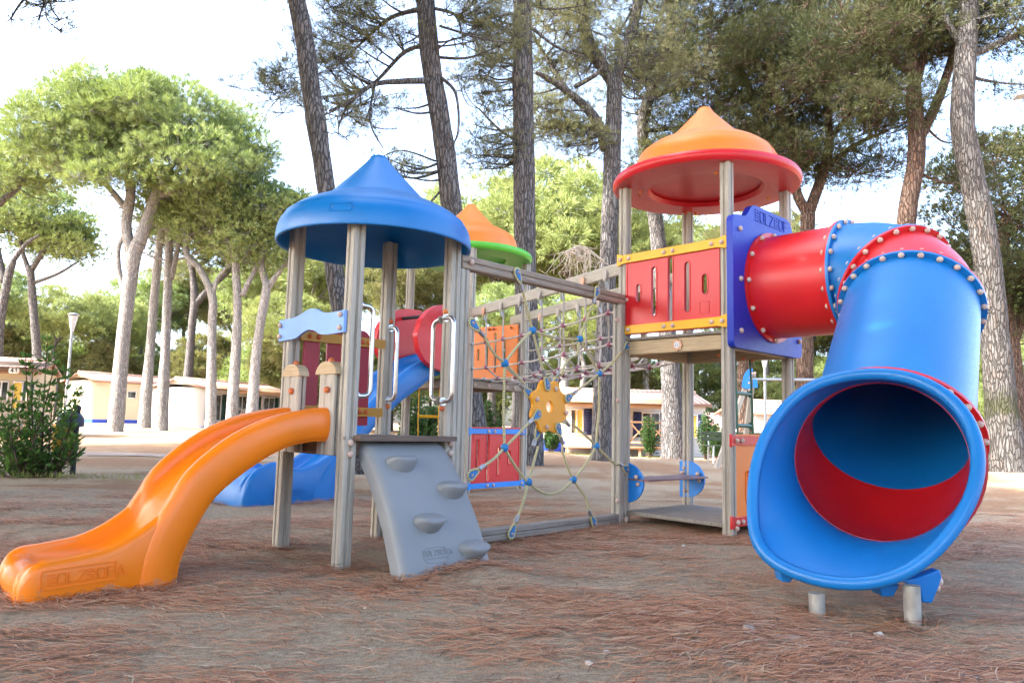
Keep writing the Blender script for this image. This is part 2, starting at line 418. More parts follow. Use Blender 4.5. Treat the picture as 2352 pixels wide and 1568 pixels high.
def make_tower(tw, label, post_tops, deck_z, deck_half, post_bases=(0, 0, 0, 0), skirt=.1, skirt_mat='new_wood'):
    deck = MB()
    deck.prism(rounded([(-deck_half, -deck_half), (deck_half, -deck_half), (deck_half, deck_half), (-deck_half, deck_half)], .01, 2), (tw.p(0, 0, deck_z - .022), tw.e1, tw.e2, tw.z), 0, .022)
    d = mesh_obj('tower', deck, 'deck_wood', PLAY, bevel=.003, label=label)
    sk = MB(); hh = tw.h - .055
    for a, b, n in (((-hh, -tw.h + .01), (hh, -tw.h + .01), 0), ((-hh, tw.h - .01), (hh, tw.h - .01), 0), ((-tw.h + .01, -hh), (-tw.h + .01, hh), 0), ((tw.h - .01, -hh), (tw.h - .01, hh), 0)):
        groove_beam(sk, tw.p(*a, deck_z - .025 - skirt / 2), tw.p(*b, deck_z - .025 - skirt / 2), skirt, .04, grooves=False)
    mesh_obj('deck_beam', sk, skirt_mat, d)
    for i in range(4): post(d, tw.corner(i), post_bases[i] - .12, post_tops[i], tw)
    return d

# ---- blue-roofed tower
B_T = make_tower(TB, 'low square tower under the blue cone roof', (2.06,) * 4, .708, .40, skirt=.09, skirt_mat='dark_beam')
cone_roof(TB, B_T, 1.90, 'blue_plastic', (R(218), .066, .024))
ex = MB(); ex.prism(rounded([(-.345, .0), (.345, 0), (.345, .03), (-.345, .03)], .008, 2), TB.fr_e2m(-.36), .0, .115)
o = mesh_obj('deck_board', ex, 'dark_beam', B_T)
for v in o.data.vertices: v.co.z += .683
# wavy pale blue board over the orange slide
wav = [(-.376, 1.288), (-.376, 1.415)] + spline([(-.364, 1.415, 0), (-.23, 1.412, 0), (-.123, 1.425, 0), (-.06, 1.448, 0), (.012, 1.458, 0), (.09, 1.446, 0), (.146, 1.431, 0), (.25, 1.42, 0), (.40, 1.421, 0)], 5)[:, :2].tolist() + [(.41, 1.415), (.41, 1.29), (.40, 1.284)] + spline([(.384, 1.286, 0), (.2, 1.289, 0), (.119, 1.311, 0), (.06, 1.327, 0), (.012, 1.33, 0), (-.05, 1.318, 0), (-.11, 1.296, 0), (-.2, 1.287, 0), (-.366, 1.288, 0)], 5)[:, :2].tolist()
mb = MB(); mb.prism([tuple(q) for q in wav], TB.fr_e1m(-.405), 0, .02); bd = mesh_obj('wavy_board', mb, 'pale_blue_board', B_T, bevel=.004)
caps(bd, [TB.p(-.428, v, z) for v, z in ((-.345, 1.39), (-.345, 1.315), (.385, 1.385), (.385, 1.315))], -TB.e1, .017)
# short stub posts with round caps beside the slide mouth
for v0 in (.198, -.225):
    mb = MB(); zz = (.60, .8, 1.055); c = TB.p(-.402, v0, 0)
    prof = post_profile(.05 if v0 > 0 else .045)
    mb.loft([[c + TB.e1 * x * .6 + TB.e2 * y * 1.9 + np.array([0, 0, z]) for x, y in prof] for z in zz], mi=0)
    half = [(.115 * math.cos(PI * k / 10), 1.055 + .075 * math.sin(PI * k / 10)) for k in range(11)]
    mb.prism(half, (TB.p(-.402, v0, 0), TB.e2, TB.z, -TB.e1), -.03, .035, mi=1)
    mb.ball(TB.p(-.402, v0, 1.135), .02, 8, 5, mi=2); mb.ball(TB.p(-.44, v0 - .03, .965), .02, 8, 5, mi=2)
    mesh_obj('stub_post', mb, ['post_wood', 'new_wood', 'bolt_cap_red'], B_T, smooth=28)
# dark red plank wall on the far side, between ochre rails
pw = empty('plank_wall', TB.p(0, .318, 0), B_T)
pw.location = tuple(TB.p(0, .318, 0) - root_loc(B_T))
f = TB.fr_e2p(.30)
for (x0, x1, zt, zb, dome) in ((-.30, -.19, 1.37, .80, 1), (-.135, -.02, 1.385, .80, 1), (.06, .195, 1.405, .764, 1)):
    ol = [(x0, zb), (x1, zb)] + [(x1 - (x1 - x0) * k / 8, zt - .06 + .06 * math.sin(PI * k / 8) ** .6) for k in range(9)]
    pl_ = MB(); pl_.prism(ol, f, 0, .02); mesh_obj('plank', pl_, 'red_board', pw, bevel=.003)
for z0 in (1.294, .825):
    mb = MB(); mb.prism(rounded([(-.335, z0), (.30, z0), (.30, z0 + .06), (-.335, z0 + .06)], .01, 3), f, -.022, -.001)
    rl = mesh_obj('rail', mb, 'ochre_board', pw, bevel=.003)
    caps(rl, [TB.p(u, .278, z0 + .03) for u in (-.275, -.215, .115, .165)], -TB.e2, .017, 'bolt_cap_red')
# steel grab handles
def handle(parent, pts, r=.014):
    mb = MB(); P = [np.array(q) for q in pts]; out = []
    for i, p in enumerate(P):
        if i in (0, len(P) - 1): out.append(p); continue
        a = P[i - 1] - p; b = P[i + 1] - p; a /= np.linalg.norm(a); b /= np.linalg.norm(b); q = .05
        for k in range(6):
            t = k / 5; out.append((1 - t) ** 2 * (p + a * q) + 2 * t * (1 - t) * p + t * t * (p + b * q))
    mb.tube(out, r, 12)
    for p, d in ((P[0], P[1] - P[0]), (P[-1], P[-2] - P[-1])):
        d = d / np.linalg.norm(d); mb.tube([p - d * .002, p + d * .006], .026, 12)
    return mesh_obj('handle', mb, 'steel', parent)
handle(B_T, [TB.p(-.312, -.368, 1.455), TB.p(-.232, -.375, 1.455), TB.p(-.232, -.375, .935), TB.p(-.312, -.368, .935)])
handle(B_T, [TB.p(.28, -.402, 1.447), TB.p(.272, -.50, 1.44), TB.p(.272, -.50, .93), TB.p(.28, -.402, .925)])
handle(B_T, [TB.p(.318, -.31, 1.447), TB.p(.315, -.235, 1.44), TB.p(.315, -.235, .94), TB.p(.318, -.31, .935)])
handle(B_T, [TB.p(.362, .316, 1.447), TB.p(.362, .232, 1.445), TB.p(.362, .232, .945), TB.p(.362, .316, .945)])
caps(B_T, [TB.p(-.36, -.404, .672), TB.p(-.36, -.404, .61), TB.p(.351, -.404, .669), TB.p(.351, -.404, .61)], -TB.e2, .02)
caps(B_T, [TB.p(.268, -.41, 1.485), TB.p(.267, -.41, .882), TB.p(.362, .318, 1.495), TB.p(.362, .32, .90)], -TB.e2, .018, 'bolt_cap_red')

# ---- red-roofed tower
R_T = make_tower(TR, 'tall square tower under the orange cone on a red disc roof', (2.915,) * 4, 1.562, .535, skirt=.12)
disc = roof_disc(TR, R_T, 2.905, 'red_plastic'); cone_roof(TR, disc, 3.055, 'orange_roof', (R(281), .05, .028), .085)
caps(disc, [TR.p(.69 * math.cos(a), .69 * math.sin(a), 2.985) for a in np.arange(0, 2 * PI, PI / 6)], (0, 0, 1), .022)
caps(R_T, [TR.p(u * .44, v * .44, 2.86) for u, v in ((-1, -.85), (-.85, 1), (.85, 1), (1, .85), (1, -.85), (-1, .85))], (0, 0, 1), .018, 'bolt_cap_red')
def slot_panel(parent, fr, x0, x1, z0, z1, mat, slots, sq=None, name='panel', th=.026, label=None, rim=True):
    mb = MB(); ol = rounded([(x0, z0), (x1, z0), (x1, z1), (x0, z1)], .014, 3)
    hs = [slot(*s_) for s_ in slots]
    mb.prism(ol, fr, 0, th, holes=hs)
    for s_ in slots:                                               # raised rounded lip round each slot
        cx, a, b, w = s_
        mb.prism(slot(cx, a - .009, b + .009, w + .018), fr, th - .002, th + .0055, holes=[slot(cx, a, b, w)])
    if rim:
        mb.prism(ol, fr, th - .003, th + .006, holes=[rounded([(x0 + .016, z0 + .016), (x1 - .016, z0 + .016), (x1 - .016, z1 - .016), (x0 + .016, z1 - .016)], .01, 3)])
    if sq:
        a, b, c, d = sq
        mb.prism([(a, c), (b, c), (b, d), (a, d)], fr, th - .002, th + .004, holes=[[(a + .006, c + .006), (b - .006, c + .006), (b - .006, d - .006), (a + .006, d - .006)]])
    return mesh_obj(name, mb, mat, parent, bevel=.0035, label=label)
def flare_bar(parent, fr, x0, x1, zc, mat, h=.036, fl=.055, d0=.03, d1=.05, left=True, right=True):
    k = .075
    top = ([(x0, zc + fl), (x0 + k, zc + h)] if left else [(x0, zc + h)]) + ([(x1 - k, zc + h), (x1, zc + fl)] if right else [(x1, zc + h)])
    bot = ([(x1, zc - fl), (x1 - k, zc - h)] if right else [(x1, zc - h)]) + ([(x0 + k, zc - h), (x0, zc - fl)] if left else [(x0, zc - h)])
    mb = MB(); mb.prism(rounded((top + bot)[::-1], .008, 2), fr, d0, d1)
    return mesh_obj('rail', mb, mat, parent, bevel=.003)
S5 = [(.324, 1.863, 2.019, .042), (.164, 1.732, 2.148, .046), (0, 1.671, 2.21, .046), (-.160, 1.734, 2.146, .046), (-.322, 1.864, 2.022, .046)]
fp = TR.fr_e1m(-.515)
pn = slot_panel(R_T, fp, -.459, .454, 1.588, 2.294, 'red_plastic', S5, (-.363, -.274, 1.706, 1.806), label='red slotted panel')
for zc, lf in ((2.252, True), (1.63, False)):
    b = flare_bar(pn, fp, -.53, .54 if lf else .46, zc, 'yellow_board', right=lf)
    caps(b, [TR.p(-.566, v, zc) for v in ((-.49, -.40, -.04, .045, .41) + ((.50,) if lf else ()))], -TR.e1, .019)
mb = MB(); fl = [(.045 * (1 + .13 * math.cos(8 * a)) * math.cos(a), .045 * (1 + .13 * math.cos(8 * a)) * math.sin(a)) for a in np.linspace(0, 2 * PI, 49)[:-1]]
fd = (TR.p(-.515, -.053, 1.474), TR.e2, TR.z, -TR.e1); mb.prism(fl, fd, .0, .012, mi=0); mb.prism(circle2(0, 0, .026, 20), fd, .01, .015, mi=1)
for q in range(5): mb.prism(circle2(.012 * math.cos(q * 1.3), .012 * math.sin(q * 1.3), .004, 6), fd, .014, .017, mi=2)
plastic('peach_plastic', (.62, .34, .20)); flat('paper_white', (.72, .73, .74), .6); flat('ink', (.05, .06, .10), .7)
mesh_obj('flower_plaque', mb, ['peach_plastic', 'paper_white', 'ink'], R_T)
caps(R_T, [TR.p(-.46, -.545, 1.50), TR.p(-.46, -.545, 1.445), TR.p(-.48, -.545, .06), TR.p(-.545, .44, .02)], -TR.e2, .021)
caps(R_T, [TR.p(u, -.3, 1.40) for u in (-.3, -.1, .1, .25)], (0, 0, -1), .016, 'bolt_cap_red')
# ground-level floor plate
mb = MB(); mb.prism(rounded([(-.55, -.47), (.46, -.55), (.5, .5), (-.5, .5)], .02, 2), (TR.p(0, 0, .065), TR.e1, TR.e2, TR.z), 0, .03)
mesh_obj('floor_plate', mb, 'deck_wood', R_T, bevel=.004)
# bench under the tower
seat = MB(); seat.prism(rounded([(-.49, .24), (.44, .24), (.44, .56), (-.49, .56)], .03, 3), (TR.p(0, 0, .352), TR.e1, TR.e2, TR.z), 0, .016)
st = mesh_obj('bench_seat', seat, 'brown_board', R_T, bevel=.003)
for u in (-.475, .47):
    mb = MB(); hp = [(.57, .16), (.57, .50)] + [(.50 - .195 * math.sin(PI * k / 16), .33 + .17 * math.cos(PI * k / 16)) for k in range(17)]
    mb.prism(hp[::-1], (TR.p(u, 0, 0), TR.e2, TR.z, TR.e1), -.011, .011)
    e = mesh_obj('end_plate', mb, 'blue_board', st, bevel=.003)
    caps(e, [TR.p(u - .012, .52, .43), TR.p(u - .012, .51, .22), TR.p(u - .03, .36, .385), TR.p(u - .03, .53, .385), TR.p(u - .02, .35, .325)], -TR.e1, .019, 'bolt_cap')
# low orange panel beside the tube exit
fo = TR.fr_e2m(-.5)
lp = slot_panel(R_T, fo, -.452, .45, .075, .765, 'orange_board', [(-.27, .24, .48, .05), (-.1, .18, .62, .05), (.08, .18, .62, .05), (.26, .24, .48, .05)])
for zc in (.715, .105):
    b = flare_bar(lp, fo, -.545, .545, zc, 'red_plastic', .034, .05)
    caps(b, [TR.p(u, -.552, zc) for u in (-.475, -.40, .4, .475)], -TR.e2, .021)
# green rope ladder hanging under the deck
lad = MB()
for k in (0, 1):
    top = TR.p(.10 + .30 * k, -.22 + .02 * k, 1.42)
    lad.tube([top, top + (0.01, 0, -.3), top + (.015, 0, -.6), top + (.02, .0, -.95)], .009, 8, 0)
for z in (1.11, .835, .56):
    A = TR.p(.10, -.22, z); Bq = TR.p(.40, -.20, z); lad.tube([A, Bq], .017, 10, 0)
    for q in (A, Bq): lad.tube([q + (0, 0, -.03), q + (0, 0, .03)], .019, 8, 0)
mesh_obj('rope_ladder', lad, 'green_paint', R_T)

# ---- green-roofed tower
G_T = make_tower(TG, 'rear tower under the orange cone on a green disc roof', (2.90,) * 4, 1.338, .56, skirt=.09, skirt_mat='beam_wood')
dg = roof_disc(TG, G_T, 2.895, 'green_plastic'); cone_roof(TG, dg, 3.045, 'orange_roof', None, .085)
caps(dg, [TG.p(.66 * math.cos(a), .66 * math.sin(a), 2.975) for a in np.arange(0, 2 * PI, PI / 6)], (0, 0, 1), .022)
fg = TG.fr_e2m(-.53)
gp_ = slot_panel(G_T, fg, -.54, .43, .075, .765, 'red_plastic', [(-.53 + .14, .31, .49, .045), (-.38 + .02, .19, .62, .05), (-.177, .115, .68, .05), (.03, .18, .53, .05), (.235, .30, .48, .045)][1:], (-.53, -.44, .58, .68))
for zc in (.715, .075):
    b = flare_bar(gp_, fg, -.545, .52, zc, 'blue_board', .03, .045)
    caps(b, [TG.p(u, -.582, zc) for u in (-.20, -.09, .46)], -TG.e2, .02)
fb = TG.fr_e1p(.49)
go = slot_panel(G_T, fb, -.46, .45, 1.40, 2.10, 'orange_board', [(.222, 1.65, 1.81, .045), (.066, 1.53, 1.953, .05), (-.08, 1.48, 2.01, .05), (-.24, 1.53, 1.953, .05)], th=-.026, rim=False)
caps(go, [TG.p(.45, v, 2.06) for v in (.3, .02, -.06, -.36)], -TG.e1, .02, 'bolt_cap_red')
caps(G_T, [TG.p(u, -.56, 1.262) for u in (-.45, -.2, .15, .3)], -TG.e2, .02)
yl = MB()
for k in (0, 1):
    top = TG.p(-.45 + .17 * k, .38 - .19 * k, 1.25); yl.tube([top, top + (0, 0, -.4), top + (.01, 0, -.75)], .008, 6)
for z in (.88, .6): yl.tube([TG.p(-.45, .38, z), TG.p(-.28, .19, z)], .018, 8)
mesh_obj('rope_ladder', yl, 'yellow_board', G_T)

# ---- open slides -------------------------------------------------
def open_slide(tw, label, mat, rim, under, legf, w, voff, foot_u, nose_drop, badge=None):
    """rim/under/legf: (u,z) side lines; body is a chute with a thick rounded rail and foot on each side"""
    rim = spline([(a, b, 0) for a, b in rim], 6)[:, :2]; un = spline([(a, b, 0) for a, b in under], 6)[:, :2]
    U = rim[:, 0]; umin = U.min()
    body = MB(); rings = []
    for i, (u, zr) in enumerate(rim):
        zu = np.interp(-u, -un[:, 0], un[:, 1]) if u > un[:, 0].min() else -.08
        zu = min(zu, zr - .02)
        if u < foot_u: zu = min(zu, -.14) if u > umin + .03 else -.10
        tail = max(0.0, (foot_u - u) / (foot_u - umin))
        d = .115 - .055 * tail - (.045 * max(0, (tail - .75) / .25))
        zf = zr - d; ww = w * (1 - .10 * max(0, (tail - .88) / .12) ** 1.5)
        if zf < zu + .012: zf = zu + .012
        pts = [(-ww + .012, zu), (-ww, zu + .02), (-ww, zr - .045), (-ww + .010, zr - .014), (-ww + .032, zr), (-ww + .058, zr - .008), (-ww + .078, zr - .035), (-ww + .095, zf + .028), (-ww + .125, zf + .006), (-ww + .17, zf), (0, zf - .004)]
        pts = pts + [(-a, b) for a, b in pts[-2::-1]]
        if zr - .05 < zu + .02: pts = [(a, max(b, zu + (.0 if k in (0, len(pts) - 1) else .004))) for k, (a, b) in enumerate(pts)]
        rings.append([tw.p(u, v + voff, z) for v, z in pts])
    body.loft(rings)
    sl_ = mesh_obj('slide', body, mat, PLAY, smooth=50, label=label)
    # the thick rounded rails
    T = spline([(a, b, 0) for a, b in legf], 6)[:, :2]; n = 26
    def res(P, n):
        s_ = np.concatenate([[0], np.cumsum(np.linalg.norm(np.diff(P, axis=0), axis=1))]); q = np.linspace(0, s_[-1], n); return np.stack([np.interp(q, s_, P[:, 0]), np.interp(q, s_, P[:, 1])], 1)
    A = res(T, n); Bq = res(un, n)
    for sgn in (-1, 1):
        mb = MB(); rg = []
        for a, b in zip(A, Bq):
            c = (a + b) / 2; h = (a - b) / 2; ring = []
            for k in range(20):
                t = 2 * PI * k / 20; q = c + h * (math.copysign(abs(math.cos(t)) ** .8, math.cos(t)))
                ring.append(tw.p(q[0], voff + sgn * (w - .035) + .058 * math.copysign(abs(math.sin(t)) ** .8, math.sin(t)), q[1]))
            rg.append(ring)
        mb.loft(rg); mesh_obj('side_rail', mb, mat, sl_, smooth=60)
    if badge:
        u0, u1, z0, z1, tilt = badge; mb = MB(); fr = (tw.p(u0, voff - w, z0), tw.e1, tw.z, -tw.e2); L = u1 - u0; h = z1 - z0
        fr = (fr[0], tw.e1 * math.cos(tilt) + tw.z * math.sin(tilt), -tw.e1 * math.sin(tilt) + tw.z * math.cos(tilt), -tw.e2)
        mb.prism(rounded([(0, 0), (L, 0), (L, h), (0, h)], .006, 2), fr, -.004, .0045, holes=[rounded([(.005, .005), (L - .005, .005), (L - .005, h - .005), (.005, h - .005)], .004, 2)])
        fr2 = (fr[0] + fr[1] * L * .09 + fr[2] * h * .24, fr[1], fr[2], fr[3]); letters(mb, 'HOLZHOF^', fr2, h * .5, .0052, -.004, .005, gap=.30)
        mesh_obj('maker_badge', mb, mat, sl_)
    return sl_
RIM = [(-.30, .853), (-.40, .86), (-.508, .855), (-.645, .829), (-.779, .793), (-.937, .72), (-1.083, .615), (-1.213, .475), (-1.265, .375), (-1.30, .323), (-1.355, .277), (-1.436, .227), (-1.528, .19), (-1.618, .174), (-1.705, .163), (-1.77, .155), (-1.815, .13), (-1.842, .09), (-1.856, .045)]
UND = [(-.34, .665), (-.42, .675), (-.52, .672), (-.654, .645), (-.785, .583), (-.938, .48), (-1.046, .381), (-1.112, .269), (-1.162, .167), (-1.197, .065), (-1.207, -.08)]
LEG = [(-.34, .862), (-.42, .866), (-.51, .860), (-.645, .834), (-.779, .798), (-.937, .725), (-1.083, .620), (-1.20, .50), (-1.262, .385), (-1.316, .297), (-1.349, .204), (-1.374, .098), (-1.39, -.08)]
open_slide(TB, 'orange open slide', 'orange_plastic', RIM, UND, LEG, .262, -.005, -1.28, .9, (-1.775, -1.475, .03, .115, R(3)))
BR = [(-.50, 1.66), (-.60, 1.655), (-.75, 1.62), (-1.089, 1.50), (-1.395, 1.325), (-1.65, 1.12), (-1.82, .955), (-1.961, .76), (-2.12, .58), (-2.26, .47), (-2.46, .367), (-2.66, .328), (-2.80, .37), (-2.90, .395), (-3.0, .383), (-3.09, .335), (-3.155, .275), (-3.20, .20), (-3.225, .12), (-3.235, .05)]
BU = [(-.50, 1.40), (-.60, 1.395), (-.75, 1.37), (-.92, 1.30), (-1.12, 1.17), (-1.37, 1.02), (-1.48, .93), (-1.71, .75), (-1.9, .55), (-2.06, .34), (-2.18, .12), (-2.22, -.1)]
BL = [(-.50, 1.665), (-.60, 1.66), (-.75, 1.625), (-1.089, 1.505), (-1.395, 1.33), (-1.65, 1.125), (-1.82, .96), (-1.961, .765), (-2.12, .575), (-2.26, .42), (-2.38, .28), (-2.48, .1), (-2.52, -.1)]
bs = open_slide(TG, 'long blue open slide with red side shields', 'slide_blue', BR, BU, BL, .27, -.02, -2.42, .5, (-2.93, -2.62, .06, .15, 0))
HD = [(-.55, 2.2), (-.8, 2.19), (-.97, 2.15), (-1.1, 2.08), (-1.22, 1.95), (-1.28, 1.77), (-1.23, 1.6), (-1.14, 1.5), (-.99, 1.42), (-.77, 1.385), (-.55, 1.38)]
for v in (-.37, .32):
    mb = MB(); ol = rounded(HD, .03, 3); mb.prism(ol[::-1], (TG.p(0, v, 0), TG.e1, TG.z, -TG.e2), -.035, .035)
    ins = [(-.56 + (a + .56) * .82, 1.79 + (b - 1.79) * .82) for a, b in HD]
    mb.prism(ol[::-1], (TG.p(0, v, 0), TG.e1, TG.z, -TG.e2), .034, .045, holes=[rounded(ins, .03, 3)[::-1]])
    sh = mesh_obj('side_shield', mb, 'red_plastic', bs, bevel=.012)
mb = MB(); mb.tube([TG.p(-.86, -.37, 2.06), TG.p(-.86, .32, 2.06)], .02, 10); mesh_obj('grab_bar', mb, 'black_rubber', bs)

# ---- climbing ramp -----------------------------------------------
RC = spline([(-.365, .682, 0), (-.42, .66, 0), (-.459, .626, 0), (-.532, .55, 0), (-.602, .471, 0), (-.684, .355, 0), (-.753, .242, 0), (-.81, .13, 0), (-.856, .032, 0), (-.90, -.10, 0)], 6)[:, :2]
def ramp_pt(u, t, lift=0.0):
    s_ = np.concatenate([[0], np.cumsum(np.linalg.norm(np.diff(RC, axis=0), axis=1))]); q = t * s_[-1]
    v = np.interp(q, s_, RC[:, 0]); z = np.interp(q, s_, RC[:, 1]); q2 = min(q + .01, s_[-1]); q1 = max(q - .01, 0)
    tv = np.array([np.interp(q2, s_, RC[:, 0]) - np.interp(q1, s_, RC[:, 0]), np.interp(q2, s_, RC[:, 1]) - np.interp(q1, s_, RC[:, 1])]); tv /= np.linalg.norm(tv); nv = np.array([tv[1], -tv[0]])
    if nv[0] > 0: nv = -nv
    return TB.p(u, v + nv[0] * lift, z + nv[1] * lift)
mb = MB(); rings = []
for k in range(40):
    t = k / 39; hw = .272 + .030 * t
    pr = [(-hw + .02, -.10), (-hw - .012, -.10), (-hw - .012, -.035), (-hw, -.012), (-hw + .02, 0), (-hw + .05, .003), (-.12, .003), (0, .003), (.12, .003), (hw - .05, .003), (hw - .02, 0), (hw, -.012), (hw + .012, -.035), (hw + .012, -.10), (hw - .02, -.10), (hw - .03, -.03), (0, -.03), (-hw + .03, -.03)]
    rings.append([ramp_pt(u + .005, t, l) for u, l in pr])
mb.loft(rings); RAMP = mesh_obj('climbing_ramp', mb, 'grey_plastic', PLAY, smooth=45, label='grey curved climbing ramp with four moulded footholds')
def foothold(u, t):
    """moulded ledge: the top slopes gently out of the surface, the underside curls back in"""
    mb = MB(); NS, NT_ = 25, 17; V = []
    pr = spline([(0, -.10, 0), (.06, .05, 0), (.25, .42, 0), (.50, .86, 0), (.64, 1.0, 0), (.74, .97, 0), (.84, .70, 0), (.93, .25, 0), (1, -.12, 0)], 6)
    for i in range(NT_):
        q = i / (NT_ - 1); hgt = np.interp(q, pr[:, 0], pr[:, 1])
        for k in range(NS):
            s_ = -1 + 2 * k / (NS - 1); edge = 1 - abs(s_) ** 5
            half = .102 * (.80 + .20 * math.sin(PI * min(1, q * 1.15)))
            top = .058 * (1 - .22 * s_ * s_); bot = -.076 * (1 - .46 * s_ * s_)
            y = top + (bot - top) * q; lf = .080 * hgt * (edge ** .45) - .012 * (1 - edge)
            V.append(ramp_pt(u + s_ * half, min(.999, max(.001, t - y / .98)), lf))
    F = [(i * NS + k, i * NS + k + 1, (i + 1) * NS + k + 1, (i + 1) * NS + k) for i in range(NT_ - 1) for k in range(NS - 1)]
    mb.add(V, F); return mesh_obj('foothold', mb, 'grey_plastic', RAMP, smooth=70)
for u, t in ((-.10, .205), (.175, .40), (-.06, .595), (.195, .775)): foothold(u, t)
mb = MB(); c = ramp_pt(-.07, .80); dx = TB.e1; dy = ramp_pt(-.07, .78) - ramp_pt(-.07, .82); dy /= np.linalg.norm(dy); fr = (c, dx, dy, np.cross(dx, dy))
ov = rounded([(-.085, -.03), (.08, -.03), (.09, .055), (-.085, .055)], .045, 6)
ovi = [(a * .965, .012 + (b - .012) * .95) for a, b in ov]
mb.prism(ov, fr, -.002, .0055, holes=[ovi]); letters(mb, 'HOLZHOF^', (c - dx * .078 + dy * .012, dx, dy, fr[3]), .026, .0035, -.002, .006, gap=.3)
for k in range(15): mb.box(c - dx * .075 + dx * k * .0108 - dy * .004 + fr[3] * .004, (.0075, .006, .004), (dx, dy, fr[3]))
mesh_obj('maker_badge', mb, 'grey_plastic', RAMP)
# ---- tube slide --------------------------------------------------
E0 = TR.p(.03, -.6, 1.96)
RNG = [(E0, -TR.e2)] + [(np.array(p), np.array(n)) for p, n in (([2.564, 5.625, 1.96], [.696, -.718, 0]), ([2.745, 5.315, 1.854], [.209, -.824, -.527]), ([2.703, 5.051, 1.641], [-.441, -.625, -.644]), ([2.114, 4.215, .78], [-.441, -.625, -.644]), ([1.869, 3.846, .661], [-.527, -.832, .177]))]
RNG = [(p, n / np.linalg.norm(n)) for p, n in RNG]
TUBE = empty('tube_slide', tuple(np.array([1.7, 4.6, 0]) - root_loc(PLAY)), PLAY, 'enclosed red and blue tube slide with a flared blue exit')
def ring_pts(c, n, r, k=48):
    a = np.cross(n, (0, 0, 1.0)); a /= np.linalg.norm(a); b = np.cross(a, n)
    return [c + r * (a * math.cos(2 * PI * j / k) + b * math.sin(2 * PI * j / k)) for j in range(k)]
PRs, FL, IN = .412, .452, .400
def tube_section(i, j, mat, name='tube_section', fl=(True, True), straight=False, FL=FL):
    (c0, n0), (c1, n1) = RNG[i], RNG[j]; L = np.linalg.norm(c1 - c0); m = 2 if straight else 9
    outs, ins = [], []
    for k in range(m):
        t = k / (m - 1); n = n0 * (1 - t) + n1 * t; n /= np.linalg.norm(n)
        h = L * .36; b0, b1, b2, b3 = c0, c0 + n0 * h, c1 - n1 * h, c1
        c = (1 - t) ** 3 * b0 + 3 * t * (1 - t) ** 2 * b1 + 3 * t * t * (1 - t) * b2 + t ** 3 * b3
        outs.append(ring_pts(c, n, PRs)); ins.append(ring_pts(c, n, IN))
    mb = MB()
    f0 = [ring_pts(c0, n0, FL), ring_pts(c0 + n0 * .022, n0, FL), ring_pts(c0 + n0 * .022, n0, PRs + .004)] if fl[0] else []
    f1 = [ring_pts(c1 - n1 * .022, n1, PRs + .004), ring_pts(c1 - n1 * .022, n1, FL), ring_pts(c1, n1, FL)] if fl[1] else []
    seq = ins[::-1] + f0 + (outs[1:-1] if (fl[0] or fl[1]) and not straight else ([outs[0]] if not fl[0] else []) + ([outs[-1]] if not fl[1] else [])) + f1 + [ins[-1]]
    mb.loft(seq, True, False)
    return mesh_obj(name, mb, mat, TUBE, smooth=38)
def ring_bolts(parent, i, n_b, side, r=.432, ph=0.0, s=.021):
    c, n = RNG[i]; P = ring_pts(c + n * side * .024, n, r, n_b * 4)
    return caps(parent, [P[k * 4 + int(ph * 4)] for k in range(n_b)], n * side, s)
s1 = tube_section(0, 1, 'red_plastic', straight=True); ring_bolts(s1, 0, 12, 1, s=.022); ring_bolts(s1, 1, 20, -1)
s2 = tube_section(1, 2, 'blue_plastic'); ring_bolts(s2, 1, 20, 1); ring_bolts(s2, 2, 22, -1)
s3 = tube_section(2, 3, 'red_plastic'); ring_bolts(s3, 2, 22, 1); ring_bolts(s3, 3, 24, -1)
s4 = tube_section(3, 4, 'blue_plastic', straight=True); ring_bolts(s4, 3, 24, 1); ring_bolts(s4, 4, 24, -1)
s5 = tube_section(4, 5, 'red_plastic', FL=.476); ring_bolts(s5, 4, 24, 1, r=.456)
# flared exit: from the last ring to the mouth line
MOUTH = np.array([[1.848, 3.72, 1.117], [1.726, 3.795, 1.113], [1.616, 3.848, 1.086], [1.508, 3.889, 1.038], [1.414, 3.897, 0.95], [1.324, 3.891, 0.843], [1.258, 3.867, 0.729], [1.212, 3.831, 0.618], [1.181, 3.787, 0.511], [1.166, 3.727, 0.391], [1.148, 3.671, 0.276], [1.152, 3.643, 0.233], [1.18, 3.596, 0.182], [1.243, 3.532, 0.141], [1.32, 3.47, 0.119], [1.408, 3.404, 0.102], [1.497, 3.35, 0.106], [1.594, 3.3, 0.125], [1.694, 3.263, 0.169], [1.787, 3.244, 0.239], [1.873, 3.239, 0.322], [1.951, 3.245, 0.418], [2.02, 3.26, 0.518], [2.07, 3.288, 0.619], [2.096, 3.317, 0.697], [2.114, 3.376, 0.817], [2.104, 3.446, 0.926], [2.06, 3.525, 1.013], [1.993, 3.603, 1.073], [1.921, 3.667, 1.106]])
def closed_resample(P, n, smooth=2):
    P = np.vstack([P, P[:1]]); s_ = np.concatenate([[0], np.cumsum(np.linalg.norm(np.diff(P, axis=0), axis=1))]); q = np.linspace(0, s_[-1], n + 1)[:-1]
    Q = np.stack([np.interp(q, s_, P[:, k]) for k in range(3)], 1)
    for _ in range(smooth): Q = .25 * np.roll(Q, 1, 0) + .5 * Q + .25 * np.roll(Q, -1, 0)
    return Q
NM = 72; M = closed_resample(MOUTH, NM, 6); mc = M.mean(0)
c5, n5 = RNG[5]; up = np.array([0, 0, 1.0]) - n5 * n5[2]; up /= np.linalg.norm(up); sd5 = np.cross(n5, up)
mn = np.array([-.4796, -.7573, .4433]); mu = np.array([0, 0, 1.0]) - mn * mn[2]; mu /= np.linalg.norm(mu); ms = np.cross(mn, mu)
